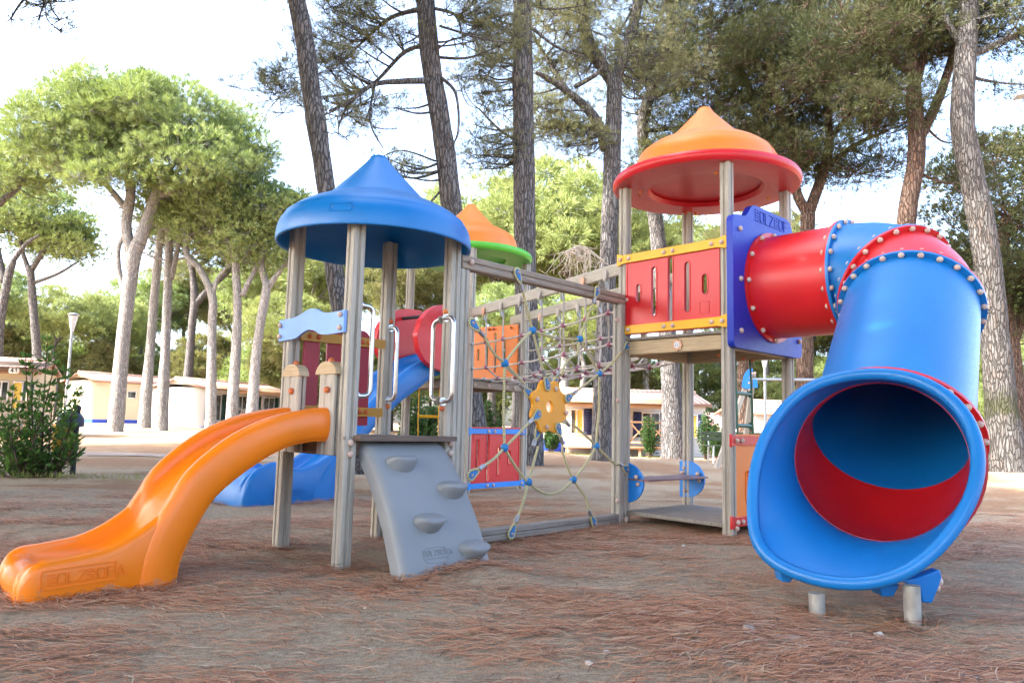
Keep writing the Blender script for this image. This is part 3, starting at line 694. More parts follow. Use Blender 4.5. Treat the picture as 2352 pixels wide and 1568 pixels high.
# inset the mouth line so that the rolled lip's outside meets the traced outline
LIP = .030
Mi = np.array([p - (p - mc) / np.linalg.norm(p - mc) * LIP for p in M])
# matching angles round the last ring
ang = [math.atan2((p - mc) @ mu, (p - mc) @ ms) for p in Mi]
tl = n5 - mn * 0
rings = []
for k in range(10):
    t = k / 9; ring = []
    for p, a in zip(Mi, ang):
        q = c5 + .402 * (sd5 * math.cos(a) + up * math.sin(a))
        m1 = q + n5 * .45 * np.linalg.norm(p - q)
        ring.append((1 - t) ** 2 * q + 2 * t * (1 - t) * m1 + t * t * p)
    rings.append(ring)
rings = np.array(rings)
ctr = rings.mean(axis=1)
outer = np.array([[p + (p - c) / np.linalg.norm(p - c) * .013 for p in r] for r, c in zip(rings, ctr)])
mb = MB(); mb.loft([list(r) for r in rings[::-1]] + [list(r) for r in outer], True, False)
EXIT = mesh_obj('exit_section', mb, 'slide_blue', TUBE, smooth=60)
lip = MB(); rg = []
for j in range(NM):
    p = Mi[j]; t = Mi[(j + 1) % NM] - Mi[j - 1]; t /= np.linalg.norm(t); e = p - mc; e -= t * (e @ t); e /= np.linalg.norm(e); b = np.cross(t, e)
    rg.append([p + LIP * (e * math.cos(2 * PI * k / 12) + b * math.sin(2 * PI * k / 12)) for k in range(12)])
lip.loft(rg + [rg[0]], True, False); mesh_obj('rolled_lip', lip, 'blue_plastic', EXIT, smooth=80)
# moulded brackets and steel legs under the exit
for (x, y, zt) in ((1.372, 3.415, .085), (1.735, 3.305, .15)):
    g = MB(); g.tube([(x, y, -.3), (x, y, .0), (x, y, zt)], .034, 16); mesh_obj('leg', g, 'leg_steel', EXIT)
def rib(pts, dep, y0, y1, bev):
    mb = MB(); P = [at(a, b, dep) for a, b in pts]; mb.prism([(p[0], p[2]) for p in P], (np.array([0, 0, 0.0]), np.array([1.0, 0, 0]), np.array([0, 0, 1.0]), np.array([0, -1.0, 0])), -y1, -y0)
    return mesh_obj('bracket', mb, 'slide_blue', EXIT, bevel=bev)
bk = rib([(2060, 1330), (2102, 1347), (2108, 1379), (2132, 1381), (2146, 1347), (2154, 1322), (2150, 1304), (2100, 1322)], 3.42, 3.385, 3.45, .008)
rib([(2010, 1340), (2019, 1366), (2045, 1366), (2060, 1338)], 3.46, 3.43, 3.53, .006)
rib([(1782, 1300), (1788, 1331), (1806, 1334), (1822, 1318), (1815, 1300)], 3.62, 3.58, 3.66, .006)
caps(bk, [at(2154, 1334, 3.43), at(2148, 1348, 3.43)], (.9, -.4, 0), .021)

# square entry panel the tube is bolted to
ep = MB(); hump = rounded([(-.59, 1.42), (.56, 1.42), (.56, 2.44), (.42, 2.50), (.36, 2.60), (-.28, 2.60), (-.36, 2.50), (-.40, 2.475), (-.59, 2.46)], [.06, .06, .05, .05, .06, .07, .04, .03, .07], 6)
fe = TR.fr_e2m(-.545)
ep.prism(hump, fe, 0, .055, holes=[circle2(.03, 1.96, .40, 48)])
EP = mesh_obj('entry_panel', ep, 'blue_panel', TUBE, bevel=.014, smooth=30)
lt = MB(); letters(lt, 'HOLZHOF', (TR.p(-.235, -.60, 2.478), TR.e1, TR.z, -TR.e2), .088, .0078, -.004, .0055, gap=.30)
mesh_obj('maker_lettering', lt, 'blue_panel', EP, smooth=20)
caps(EP, [TR.p(u, -.602, z) for u, z in ((-.486, 2.357), (-.485, 1.96), (-.485, 1.555), (.5, 1.562))], -TR.e2, .022)

# ---- spider-web climbing net -------------------------------------
WA = np.append(TB.corner(1)[:2], 0.0); WB_ = np.append(TR.corner(3)[:2], 0.0); wt = WB_ - WA; WLEN = np.linalg.norm(wt); wt /= WLEN; wnrm = np.array([wt[1], -wt[0], 0.0])
if wnrm[1] > 0: wnrm = -wnrm
Z3 = np.array([0, 0, 1.0])
def wp(s_, z, off=0.0): return WA + wt * s_ + Z3 * z + wnrm * off
class WebAx: e1 = wt; e2 = -wnrm
WEB = empty('spider_web_net', tuple(wp(1.1, 0) - root_loc(PLAY)), PLAY, 'spider web climbing net of yellow rope round an orange flower plate')
fr_ = MB()
groove_beam(fr_, wp(.055, 1.835), wp(2.235, 1.90), .088, .075); mesh_obj('top_beam', fr_, 'beam_wood', WEB, smooth=28)
fr_ = MB(); groove_beam(fr_, wp(.10, .072), wp(2.265, .035), .085, .075); mesh_obj('bottom_beam', fr_, 'deck_wood', WEB, smooth=28)
post(WEB, wp(.085, 0), -.12, 1.785, WebAx); post(WEB, wp(2.135, 0), -.02, 1.85, WebAx)
caps(WEB, [wp(.13, 1.84, .045), wp(2.19, 1.895, .045), wp(2.04, 1.02, .045), wp(2.04, .19, .045), wp(2.2, .03, .045), wp(2.02, 1.70, .045)], wnrm, .02)
FC = (1.10, .935)
def flower(n=80):
    out = []
    for k in range(n):
        a = 2 * PI * k / n; lob = -math.cos(8 * a)
        r = .208 * (1 + .085 * lob); out.append((FC[0] + r * 1.08 * math.cos(a), FC[1] + r * .92 * math.sin(a)))
    return out
mb = MB(); mb.prism(flower(), (WA * 1.0, wt, Z3, wnrm), -.012, .012, holes=[circle2(FC[0], FC[1], .043, 24)])
FLW = mesh_obj('flower_plate', mb, 'yellow_flower', WEB, bevel=.004)
caps(FLW, [wp(s_, z, .014) for s_, z in ((.932, .982), (1.309, .894), (1.059, .784), (1.17, 1.07))], wnrm, .019)
# knots and rope runs, in the plane of the web (along, height)
K = dict(a=(.838, 1.475), b=(.527, 1.212), c=(1.469, 1.478), d=(1.769, 1.226), e=(.546, .637), f=(1.735, .642), g=(.828, .395), h=(1.404, .389))
LUGS = dict(t1=(.616, 1.857, -.45), t2=(1.694, 1.902, .45), l1=(.146, 1.441, 1.0), r1=(2.202, 1.499, -1.0), l2=(.178, .467, 0), r2=(2.199, .44, 0), b1=(.617, .061, 0), b2=(1.686, .041, 0))
FLUG = dict(t1=(1.055, 1.085), t2=(1.20, 1.10), l1=(.89, 1.02), r1=(1.325, 1.005), l2=(.942, .875), r2=(1.30, .86), b1=(1.01, .765), b2=(1.203, .785))
KN = dict(t1='a', t2='c', l1='b', r1='d', l2='e', r2='f', b1='g', b2='h')
def sag(P, Q, s_=.0, off=.0):
    P = np.array(P, float); Q = np.array(Q, float); pts = [P + (Q - P) * t - np.array([0, s_ * 4 * t * (1 - t)]) for t in np.linspace(0, 1, 9)]
    return [wp(p[0], p[1], off) for p in pts]
def rope(parent, pts, r=.0098, mat='yellow_rope', name='rope', n=8):
    mb = MB(); mb.tube(pts, r, n); return mesh_obj(name, mb, mat, parent, smooth=80)
def lug(parent, c, toward, off, mats=('lug_blue', 'yellow_rope', 'bolt_cap', 'galvanised')):
    """teardrop eye: blue core wrapped by the rope, bolt in the middle, crimped metal ferrule"""
    c = np.array(c[:2], float); d = np.array(toward, float) - c; d /= np.linalg.norm(d); q = np.array([-d[1], d[0]])
    core = [c + d * (.022 * math.cos(a) + (.040 * max(0, math.cos(a)) ** 3)) + q * .022 * math.sin(a) for a in np.linspace(0, 2 * PI, 25)[:-1]]
    outer = [c + d * (.031 * math.cos(a) + (.050 * max(0, math.cos(a)) ** 3)) + q * .031 * math.sin(a) for a in np.linspace(0, 2 * PI, 25)]
    fr = (WA * 1.0, wt, Z3, wnrm); mb = MB()
    mb.prism([tuple(p) for p in core], fr, off - .010, off + .009, mi=0)
    mb.tube([wp(p[0], p[1], off) for p in outer], .0085, 8, mi=1)
    mb.ball(wp(c[0], c[1], off + .009), .011, 8, 5, mi=2, ax=wnrm)
    f0 = c + d * .085; f1 = c + d * .135; mb.tube([wp(*f0, off), wp(*f1, off)], .0155, 12, mi=3)
    mesh_obj('rope_eye', mb, mats, parent, smooth=50); return f1
for k, kn in KN.items():
    P = LUGS[k]; Q = FLUG[k]; N_ = K[kn]
    off = .05 if k not in ('l1', 'l2') else .055
    e1 = lug(WEB, P, N_, off); e2 = lug(WEB, Q, N_, .020 if k in ('t1', 'r1', 'l2', 'b2') else -.024)
    sg = .03 if k in ('l1', 'r2') else .01
    if k == 't2':
        mid = [wp(*e1, off)] + [wp(a, b, .03) for a, b in ((1.60, 1.70), (1.469, 1.478), (1.44, 1.36), (1.34, 1.32), (1.26, 1.25), (1.215, 1.18))] + [wp(*e2, .02)]
        rope(WEB, spline(mid, 5))
    elif k == 'r2':
        rope(WEB, spline([wp(*e1, off), wp(2.0, .50, .04), wp(*N_, .03), wp(1.55, .74, .025), wp(*e2, .02)], 6))
    elif k == 'b2':
        rope(WEB, spline([wp(*e1, off), wp(1.56, .25, .04), wp(*N_, .03), wp(1.27, .58, .025), wp(*e2, .02)], 6))
    else:
        rope(WEB, spline([wp(*e1, off)] + [wp(*((np.array(e1) + N_) / 2 - np.array([0, sg])), .045)] + [wp(*N_, .03), wp(*e2, .02)], 6))
for a, b, s_ in (('a', 'b', -.015), ('a', 'c', .022), ('c', 'd', .0), ('b', 'e', .0), ('d', 'f', .0), ('e', 'g', .02), ('f', 'h', .02), ('g', 'h', .095)):
    P, Q = np.array(K[a]), np.array(K[b])
    if a in 'bd' and b in 'ef':
        m = (P + Q) / 2 + np.array([-.012 if a == 'b' else .02, 0]); rope(WEB, spline([wp(*P, .03), wp(*m, .03), wp(Q[0] - (.012 if a == 'b' else -.012), Q[1] + .15, .03), wp(*Q, .03)], 6))
    else: rope(WEB, sag(P, Q, s_, .03))
mb = MB(); mb.tube([wp(1.12, 1.452, .03), wp(1.18, 1.449, .03)], .015, 10); mesh_obj('ferrule', mb, 'galvanised', WEB)
for k in K.values():
    mb = MB(); mb.ball(wp(k[0], k[1], .03), .029, 14, 10); mesh_obj('rope_joint', mb, 'lug_blue', WEB, smooth=80)

# ---- net bridge between the rear tower and the tall tower --------
A0, A1 = TG.corner(0) * (1, 1, 0), TR.corner(3) * (1, 1, 0); B0, B1 = TG.corner(1) * (1, 1, 0), TR.corner(2) * (1, 1, 0)
NETB = empty('net_bridge', tuple((A0 + B1) / 2 - root_loc(PLAY)), PLAY, 'rope net bridge with timber handrails and mauve balls')
zA = lambda t: 2.105 + .09 * t
zB = lambda t: 2.185 + .10 * t
def rail(P, Q, z0, z1):
    mb = MB(); groove_beam(mb, P + Z3 * z0, Q + Z3 * z1, .115, .04, grooves=False); return mesh_obj('handrail', mb, 'post_wood', NETB, bevel=.006)
rail(A0 + (A1 - A0) * .01, A1, zA(0), zA(1)); rail(B0 + (B1 - B0) * -.12, B1, zB(0), zB(1))
NX = [.135, .27, .405, .54, .675, .80, .92]
def ptA(t, z): return A0 + (A1 - A0) * t + Z3 * z
def ptB(t, z): return B0 + (B1 - B0) * t + Z3 * z
cross = np.cross((A1 - A0) / np.linalg.norm(A1 - A0), Z3); inw = (B0 - A0); inw = inw - (A1 - A0) * ((inw @ (A1 - A0)) / ((A1 - A0) @ (A1 - A0))); inwL = np.linalg.norm(inw); inw /= inwL
zsag = lambda t: -.03 * math.sin(PI * t)
def bp(t, side, z):      # side 0 = near rail .. 1 = far rail
    return ptA(t, 0) * (1 - side) + ptB(t, 0) * side + Z3 * (z + zsag(t))
def zf(t): return 1.315 + .07 * t
PROF = lambda t: [(0, zA(t) - .04 - zsag(t)), (.0, 1.73 + .10 * t), (.02, 1.44 + .11 * t), (.22, zf(t) + .02), (.36, zf(t)), (.5, zf(t) - .005), (.64, zf(t)), (.78, zf(t) + .03), (.98, 1.465 + .11 * t), (1, 1.755 + .10 * t), (1, zB(t) - .06 - zsag(t))]
for t in NX:
    P = [bp(t, a, z) for a, z in PROF(t)]
    rope(NETB, P, .0105, 'grey_rope', n=6)
    for side in (0, -1):
        top = P[side] + Z3 * .02; n_ = -inw if side == 0 else -inw
        eye = MB(); core = [top + ((A1 - A0) / np.linalg.norm(A1 - A0)) * .03 * math.cos(a) + Z3 * (.035 * math.sin(a) - .035 * max(0, -math.sin(a)) ** 3) for a in np.linspace(0, 2 * PI, 17)[:-1]]
        off = inw * (-.034)
        eye.loft([[c + off for c in core], [c + off - inw * .016 for c in core]]); eye.tube([top + off - Z3 * .07, top + off * .5 - Z3 * .12], .014, 8, mi=1)
        mesh_obj('rope_eye', eye, ['peach_plastic' if t in (.135, .8) else 'grey_rope', 'galvanised'], NETB)
    for k in (1, 2, 3, 4, 6, 7, 8, 9):
        mb = MB(); mb.ball(P[k], .027, 9, 6); mesh_obj('net_ball', mb, 'mauve_ball', NETB, smooth=80)
for k in (1, 2, 3, 4, 6, 7, 8, 9):
    run = []
    for t in [0.0] + NX + [1.0]:
        tt = min(max(t, .01), .99); a, z = PROF(tt)[k]; run.append(bp(t, a, z + .004))
    out = []
    for p, q in zip(run[:-1], run[1:]):
        for s_ in np.linspace(0, 1, 5)[:-1]: out.append(p + (q - p) * s_ - Z3 * .012 * math.sin(PI * s_))
    rope(NETB, out + [run[-1]], .0105, 'grey_rope', n=6)
    if k < 5:
        mb = MB(); mb.tube([run[0] + (run[1] - run[0]) * .05, run[0] + (run[1] - run[0]) * .22], .016, 8); mesh_obj('ferrule', mb, 'galvanised', NETB)
# ------------------------------------------------------------------ ground
def gz(x, y):
    """height of the sand: gentle swells, a few kicked-up mounds and hollows"""
    z = .016 * noise.noise((x * .9, y * .9, 3.1)) + .010 * noise.noise((x * 2.7, y * 2.7, 9.7)) + .004 * noise.noise((x * 9, y * 9, 1.2))
    far = max(0.0, y - 14)
    z += .05 * min(1, far / 20) * noise.noise((x * .15, y * .15, 5))
    def ss(a, b, t): t = min(1, max(0, (t - a) / (b - a))); return t * t * (3 - 2 * t)
    z += .40 * ss(33, 43, y) * ss(-12, -18, x) + .12 * ss(33, 42, y) * ss(-18, -12, x) * ss(-4, -10, x) - .26 * ss(19, 28, y) * ss(-1, 4, x)
    for (mx, my, r, h) in MOUNDS:
        d2 = ((x - mx) ** 2 + (y - my) ** 2) / (r * r)
        if d2 < 6: z += h * math.exp(-d2)
    return z
MOUNDS = [(-.18, 4.14, .24, .035), (.0, 4.05, .2, .025), (-.62, 3.74, .16, -.035), (-2.25, 3.25, .34, -.035), (-1.75, 3.35, .25, -.02), (-1.55, 3.5, .2, -.015), (-1.1, 4.3, .3, -.03), (1.5, 3.1, .35, -.05), (1.7, 2.8, .3, -.02), (-2.25, 6.2, .35, -.06), (-2.0, 5.8, .3, .03), (1.3, 2.9, .16, .012), (2.6, 3.1, .6, .03), (10.6, 16.2, 1.3, .12)]
def litter(x, y):
    """how thick the fallen needles lie, 0..1"""
    a = math.atan2(y, x + 1e-6)
    n = noise.noise((x * .55 + 4, y * 1.5, 2.2)) + .55 * noise.noise((x * 1.7, y * 4.2, 7.7)) + .30 * noise.noise((x * 5, y * 8, 4.4))
    base = .53 if y > 6 else .02 + .085 * y
    if y > 12: base += .06
    return min(1, max(0, base + .62 * n))
# one sheet: fine near the viewer, coarse out to the horizon
def axis(lo, hi, fine0, fine1, step, grow=1.22):
    a = list(np.arange(fine0, fine1 + 1e-6, step)); s_ = step; x = fine0
    while x > lo: s_ *= grow; x -= s_; a.insert(0, x)
    s_ = step; x = a[-1]
    while x < hi: s_ *= grow; x += s_; a.append(x)
    return a
gx, gy = axis(-600, 600, -4.6, 5.0, .045), axis(-120, 900, 1.6, 8.2, .045)
me = bpy.data.meshes.new('ground'); nx, ny = len(gx), len(gy)
V = [(x, y, gz(x, y)) for y in gy for x in gx]
F = [(j * nx + i, j * nx + i + 1, (j + 1) * nx + i + 1, (j + 1) * nx + i) for j in range(ny - 1) for i in range(nx - 1)]
me.from_pydata(V, [], F); me.polygons.foreach_set('use_smooth', [True] * len(F))
at_ = me.attributes.new('litter', 'FLOAT', 'POINT'); at_.data.foreach_set('value', [litter(v[0], v[1]) for v in V])
def groundmat():
    t = NT('sandy_ground'); a = t.node('ShaderNodeAttribute', attribute_name='litter')
    v = t.coord(); st = t.coord(scale=(1, 2.6, 1))
    n1 = t.noise(v, 34, 6, .72); n2 = t.noise(st, 5.5, 6, .68, 1.0); n3 = t.noise(t.coord(scale=(.6, 2.2, 1)), 21, 5, .75, 1.5); n4 = t.noise(v, 190, 3, .7); n5 = t.noise(t.coord(scale=(.5, 1.6, 1)), 1.3, 5, .65, .8)
    sand = t.ramp(n1, [(.3, (.30, .23, .15)), (.52, (.455, .36, .245)), (.72, (.58, .475, .335))])
    sand = t.mix(t.ramp(n4, [(.38, (.7, .7, .7)), (.58, (0, 0, 0))]), sand, (.13, .10, .075))
    ndl = t.ramp(n3, [(.3, (.11, .056, .036)), (.5, (.25, .142, .078)), (.66, (.37, .215, .12)), (.8, (.43, .30, .20))])
    sp = t.math('ADD', t.math('MULTIPLY', a.outputs['Fac'], .9), t.math('ADD', t.math('MULTIPLY', t.math('SUBTRACT', n2, .5), 1.25), t.math('MULTIPLY', t.math('SUBTRACT', n5, .5), .7)))
    m = t.ramp(sp, [(.34, (0, 0, 0)), (.66, (.85, .85, .85))])
    c = t.mix(m, sand, ndl)
    h = t.math('ADD', t.math('MULTIPLY', n3, .6), t.math('MULTIPLY', n1, .5))
    t.set(Base_Color=c, Roughness=.95, Normal=t.bump(h, .9, .022)); t.b.inputs['Specular IOR Level'].default_value = .1
    MAT['sandy_ground'] = t.m
groundmat(); me.materials.append(MAT['sandy_ground'])
go = bpy.data.objects.new('ground', me); COL.objects.link(go); tag(go, 'sandy ground strewn with fallen pine needles', kind='structure')

# pale sandy track crossing behind the left bush
def trackmat():
    t = NT('pale_track'); n = t.noise(t.coord(scale=(.6, 2, 1)), 3, 6, .7, 1); m = t.noise(t.coord(), 40, 4, .7)
    t.set(Base_Color=t.mix(t.ramp(n, [(.42, (0, 0, 0)), (.62, (.9, .9, .9))]), t.ramp(m, [(.3, (.27, .22, .175)), (.7, (.36, .30, .245))]), (.17, .095, .068)), Roughness=.95); MAT['pale_track'] = t.m
trackmat()
tm = bpy.data.meshes.new('path'); L1, L2 = [], []
for k in range(26):
    x = -15 + k * .42; w = .75 + .3 * noise.noise((x, 1, 1)); c = 16.6 + .7 * math.sin(x * .22) + .3 * noise.noise((x * .6, 4, 1)); taper = min(1, (25 - k) / 6)
    L1.append((x, c - w * taper, gz(x, c - w * taper) + .012)); L2.append((x, c + w * taper + .01, gz(x, c + w * taper) + .012))
tm.from_pydata(L1 + L2, [], [(i, i + 1, 27 + i, 26 + i) for i in range(25)]); tm.materials.append(MAT['pale_track'])
po = bpy.data.objects.new('path', tm); COL.objects.link(po); tag(po, 'pale bare sand track behind the left bush', kind='structure')

# ------------------------------------------------------------------ fallen needles (nobody could count them)
def wp_(s_): return wp(s_, 0, .06)
def fallen():
    N = 0; vs = []; fs = []; r = np.random.default_rng(21); cols = []
    want = 60000; o = 0
    while N < want:
        d = 1.9 + 6.0 * r.random() ** 1.25; x = (r.random() * 2 - 1) * .74 * d; y = d
        lt = litter(x, y)
        if r.random() > (lt * 1.3) ** 1.9 + .05: continue
        # bundles lie in drifts, mostly across the view
        flow = .25 * noise.noise((x * .7, y * .7, 12)) * 4
        for q in range(r.integers(1, 4)):
            a = flow + r.normal() * .55; L = r.uniform(.05, .125); w = r.uniform(.0008, .0013) * (1 + .12 * d); cx = x + r.normal() * .02; cy = y + r.normal() * .02; z0 = gz(cx, cy)
            dx, dy = math.cos(a), math.sin(a); bend = r.normal() * .14; lift = abs(r.normal()) * .012; til = r.normal() * .05
            pts = []
            for s_ in (-.5, 0, .5):
                px = cx + dx * L * s_ - dy * L * bend * (s_ * s_ * 4); py = cy + dy * L * s_ + dx * L * bend * (s_ * s_ * 4); pts.append((px, py, z0 + .003 + lift + til * L * s_ + .004 * (s_ == 0)))
            for p in pts: vs.append((p[0] - dy * w, p[1] + dx * w, p[2] + .0005)); vs.append((p[0] + dy * w, p[1] - dx * w, p[2]))
            fs.append((o, o + 1, o + 3, o + 2)); fs.append((o + 2, o + 3, o + 5, o + 4)); o += 6; N += 1
    # needles swept up against posts, slide feet and legs
    feet = [(TB.corner(i), .11, 150) for i in range(4)] + [(TR.corner(0), .12, 150), (TR.corner(3), .14, 120), (np.array([1.372, 3.415, 0]), .09, 130), (np.array([1.735, 3.305, 0]), .09, 130)] + [(TB.p(u, -.30, 0), .10, 60) for u in np.arange(-1.8, -1.2, .09)] + [(TB.p(-1.9, v, 0), .10, 60) for v in (-.2, 0, .2)] + [(TB.p(u, -.90, 0), .08, 60) for u in np.arange(-.25, .3, .08)] + [(wp_(s_), .08, 40) for s_ in np.arange(.3, 2.2, .12)]
    for c, rad, k in feet:
        for q in range(k):
            a = r.uniform(0, 2 * PI); d = rad * (.5 + abs(r.normal()) * .6); cx = c[0] + d * math.cos(a); cy = c[1] + d * math.sin(a); an = a + PI / 2 + r.normal() * .5; L = r.uniform(.05, .12); w = .0016; z0 = gz(cx, cy) + .004 + abs(r.normal()) * .012; dx, dy = math.cos(an), math.sin(an); til = r.normal() * .12
            for s_ in (-.5, 0, .5): px, py, pz = cx + dx * L * s_, cy + dy * L * s_, z0 + til * L * s_; vs.append((px - dy * w, py + dx * w, pz + .0006)); vs.append((px + dy * w, py - dx * w, pz))
            fs.append((o, o + 1, o + 3, o + 2)); fs.append((o + 2, o + 3, o + 5, o + 4)); o += 6
    m = bpy.data.meshes.new('fallen_needles'); m.from_pydata(vs, [], fs)
    t = NT('fallen_needle'); g = t.node('ShaderNodeNewGeometry')
    t.set(Base_Color=t.ramp(g.outputs['Random Per Island'], [(.0, (.10, .05, .032)), (.25, (.27, .11, .055)), (.6, (.52, .225, .105)), (.85, (.46, .265, .15)), (1, (.52, .41, .29))]), Roughness=.75)
    m.materials.append(t.m); ob = bpy.data.objects.new('fallen_needles', m); COL.objects.link(ob); tag(ob, 'reddish brown fallen pine needles lying in drifts on the sand', 'pine needles', kind='stuff')
fallen()

# ------------------------------------------------------------------ small litter on the sand
flat('bark_piece', (.30, .235, .195), .9, 0, .3, 30, .8, .1); flat('pebble', (.52, .48, .43), .85, 0, .2, 40, .3, .2); flat('dry_leaf', (.36, .24, .13), .8, 0, .3, 30, .3, .2)
def chunk(name, x, y, sx, sy, sz, rot, mat, seed, label, cat, group=None, flatk=1.0):
    bm = bmesh.new(); bmesh.ops.create_icosphere(bm, subdivisions=3, radius=1)
    for v in bm.verts:
        n = noise.noise(v.co * 1.4 + Vector((seed, 0, 0))) * .45 + noise.noise(v.co * 4 + Vector((0, seed, 0))) * .2
        v.co *= 1 + n; v.co.x *= sx; v.co.y *= sy; v.co.z *= sz
    bmesh.ops.rotate(bm, verts=bm.verts, cent=(0, 0, 0), matrix=Matrix.Rotation(rot, 3, 'Z'))
    m = bpy.data.meshes.new(name); bm.to_mesh(m); bm.free(); m.materials.append(MAT[mat]); m.polygons.foreach_set('use_smooth', [True] * len(m.polygons))
    o = bpy.data.objects.new(name, m); COL.objects.link(o); o.location = (x, y, gz(x, y) + sz * .35); tag(o, label, cat, group); return o
p = at(1812, 1462, 3.01); chunk('bark_piece', p[0], 3.01, .078, .036, .012, -.1, 'bark_piece', 3, 'flat pale piece of pine bark lying on the sand before the tube slide', 'bark')
for i, (px, py, dep, s_, lb) in enumerate(((2018, 1400, 3.22, .018, 'white pebble lying between the two legs of the tube slide exit'), (1718, 1437, 3.08, .034, 'brownish flat stone beside the left leg of the tube slide'))):
    p = at(px, py, dep); chunk('stone', p[0], dep, s_, s_ * .8, s_ * .55, i, 'pebble' if i == 0 else 'bark_piece', 7 + i, lb, 'stone')
for i, (px, py, dep) in enumerate(((1392, 1516, 2.72), (1580, 1515, 2.75), (1352, 1545, 2.6), (1745, 1515, 2.72), (1830, 1538, 2.62), (2250, 1455, 3.0), (1570, 1208, 5.2), (960, 1330, 3.8), (1010, 1295, 4.1), (1290, 1190, 5.7), (1500, 1480, 2.9), (840, 1385, 3.3), (300, 1180, 5.6))):
    p = at(px, py, dep); s_ = (.012, .009, .014, .011, .008, .009, .016, .011, .01, .013, .007, .01, .012)[i]
    chunk('pebble', p[0], dep, s_, s_ * .75, s_ * .6, i * 1.3, 'pebble', 20 + i, 'small pale pebble lying loose on the needle-strewn sand', 'pebble', 'pebbles on the sand')
# ------------------------------------------------------------------ pines
def barkmat(name, lo, mid, hi, red, moss=False):
    t = NT(name); tc = t.node('ShaderNodeTexCoord')
    def mapped(sc, rz=0):
        m = t.node('ShaderNodeMapping'); m.inputs['Scale'].default_value = sc; t.link(tc.outputs['Object'], m.inputs[0]); return m.outputs[0]
    oi = t.node('ShaderNodeObjectInfo')
    w = t.noise(mapped((6, 6, 2)), 1.6, 3, .6)
    dv = t.node('ShaderNodeVectorMath', operation='ADD'); t.link(mapped((19, 19, 3.3)), dv.inputs[0])
    ns = t.node('ShaderNodeTexNoise'); ns.inputs['Scale'].default_value = 5; ns.inputs['Detail'].default_value = 4; t.link(mapped((1, 1, .5)), ns.inputs['Vector'])
    sc = t.node('ShaderNodeVectorMath', operation='SCALE'); sc.inputs['Scale'].default_value = 2.1; t.link(ns.outputs['Color'], sc.inputs[0]); t.link(sc.outputs[0], dv.inputs[1])
    vo = t.node('ShaderNodeTexVoronoi', feature='DISTANCE_TO_EDGE'); vo.inputs['Scale'].default_value = 1.0; t.link(dv.outputs[0], vo.inputs['Vector'])
    vc = t.node('ShaderNodeTexVoronoi'); vc.inputs['Scale'].default_value = 1.0; t.link(dv.outputs[0], vc.inputs['Vector'])
    fine = t.noise(mapped((26, 26, 7)), 2.2, 6, .75)
    plate = t.ramp(fine, [(.28, lo), (.5, mid), (.72, hi)])
    sepc = t.node('ShaderNodeSeparateColor'); t.link(vc.outputs['Color'], sepc.inputs[0])
    plate = t.mix(t.ramp(sepc.outputs[0], [(.72, (0, 0, 0)), (.95, (.55, .55, .55))]), plate, red)
    plate = t.mix(t.ramp(sepc.outputs[1], [(.6, (0, 0, 0)), (1, (.35, .35, .35))]), plate, tuple(x * 1.35 for x in hi))
    crack = t.ramp(t.math('ADD', vo.outputs['Distance'], t.math('MULTIPLY', t.math('SUBTRACT', fine, .5), .22)), [(.03, (1, 1, 1)), (.17, (0, 0, 0))])
    c = t.mix(t.math('MULTIPLY', crack, .72 if 'pale' not in name else .6), plate, tuple(x * .45 for x in lo))
    if moss:
        sx = t.node('ShaderNodeSeparateXYZ'); t.link(tc.outputs['Object'], sx.inputs[0]); mz = t.ramp(t.math('ADD', t.math('MULTIPLY', t.math('ABSOLUTE', t.math('SUBTRACT', sx.outputs[2], 1.35)), -.9), t.noise(mapped((3, 3, 3)), 2, 4)), [(.18, (0, 0, 0)), (.45, (.7, .7, .7))])
        c = t.mix(mz, c, (.05, .055, .02))
    hgt = t.math('ADD', t.math('MULTIPLY', t.ramp(vo.outputs['Distance'], [(0, (0, 0, 0)), (.16, (1, 1, 1))]), .8), t.math('MULTIPLY', fine, .35))
    t.set(Base_Color=c, Roughness=.92, Normal=t.bump(hgt, 1.0, .03)); t.b.inputs['Specular IOR Level'].default_value = .12
    MAT[name] = t.m
barkmat('bark_grey', (.085, .080, .079), (.155, .147, .145), (.24, .23, .227), (.17, .135, .115))
barkmat('bark_mossy', (.075, .070, .066), (.135, .126, .119), (.205, .194, .184), (.15, .115, .095), True)
barkmat('bark_dark', (.085, .058, .045), (.15, .10, .076), (.22, .155, .12), (.20, .10, .065))
barkmat('bark_pale', (.20, .19, .18), (.32, .31, .295), (.45, .435, .42), (.30, .24, .21))
def needlemat(name, cols, trans=.22, tcol=(.35, .45, .06)):
    t = NT(name); g = t.node('ShaderNodeNewGeometry'); n = t.noise(t.coord(), .55, 3, .6)
    a = t.ramp(g.outputs['Random Per Island'], [(i / (len(cols) - 1), c) for i, c in enumerate(cols)])
    c = t.mix(t.ramp(n, [(.38, (0, 0, 0)), (.68, (.5, .5, .5))]), a, tuple(x * 1.5 for x in cols[-1]))
    t.set(Base_Color=c, Roughness=.55); t.b.inputs['Specular IOR Level'].default_value = .25
    tr = t.node('ShaderNodeBsdfTranslucent'); t.link(t.mix(.5, c, tcol), tr.inputs[0])
    mx = t.node('ShaderNodeMixShader'); mx.inputs[0].default_value = trans
    t.link(t.b.outputs[0], mx.inputs[1]); t.link(tr.outputs[0], mx.inputs[2]); t.link(mx.outputs[0], t.n['Material Output'].inputs[0]); MAT[name] = t.m
needlemat('needles_fresh', [(.050, .090, .026), (.10, .160, .045), (.18, .25, .08), (.30, .345, .15)])
needlemat('needles_dark', [(.016, .030, .011), (.032, .052, .017), (.055, .080, .025), (.090, .082, .034)], .2, (.14, .16, .04))
needlemat('needles_olive', [(.050, .070, .022), (.085, .112, .036), (.13, .155, .055), (.18, .14, .07)], .35, (.34, .36, .09))
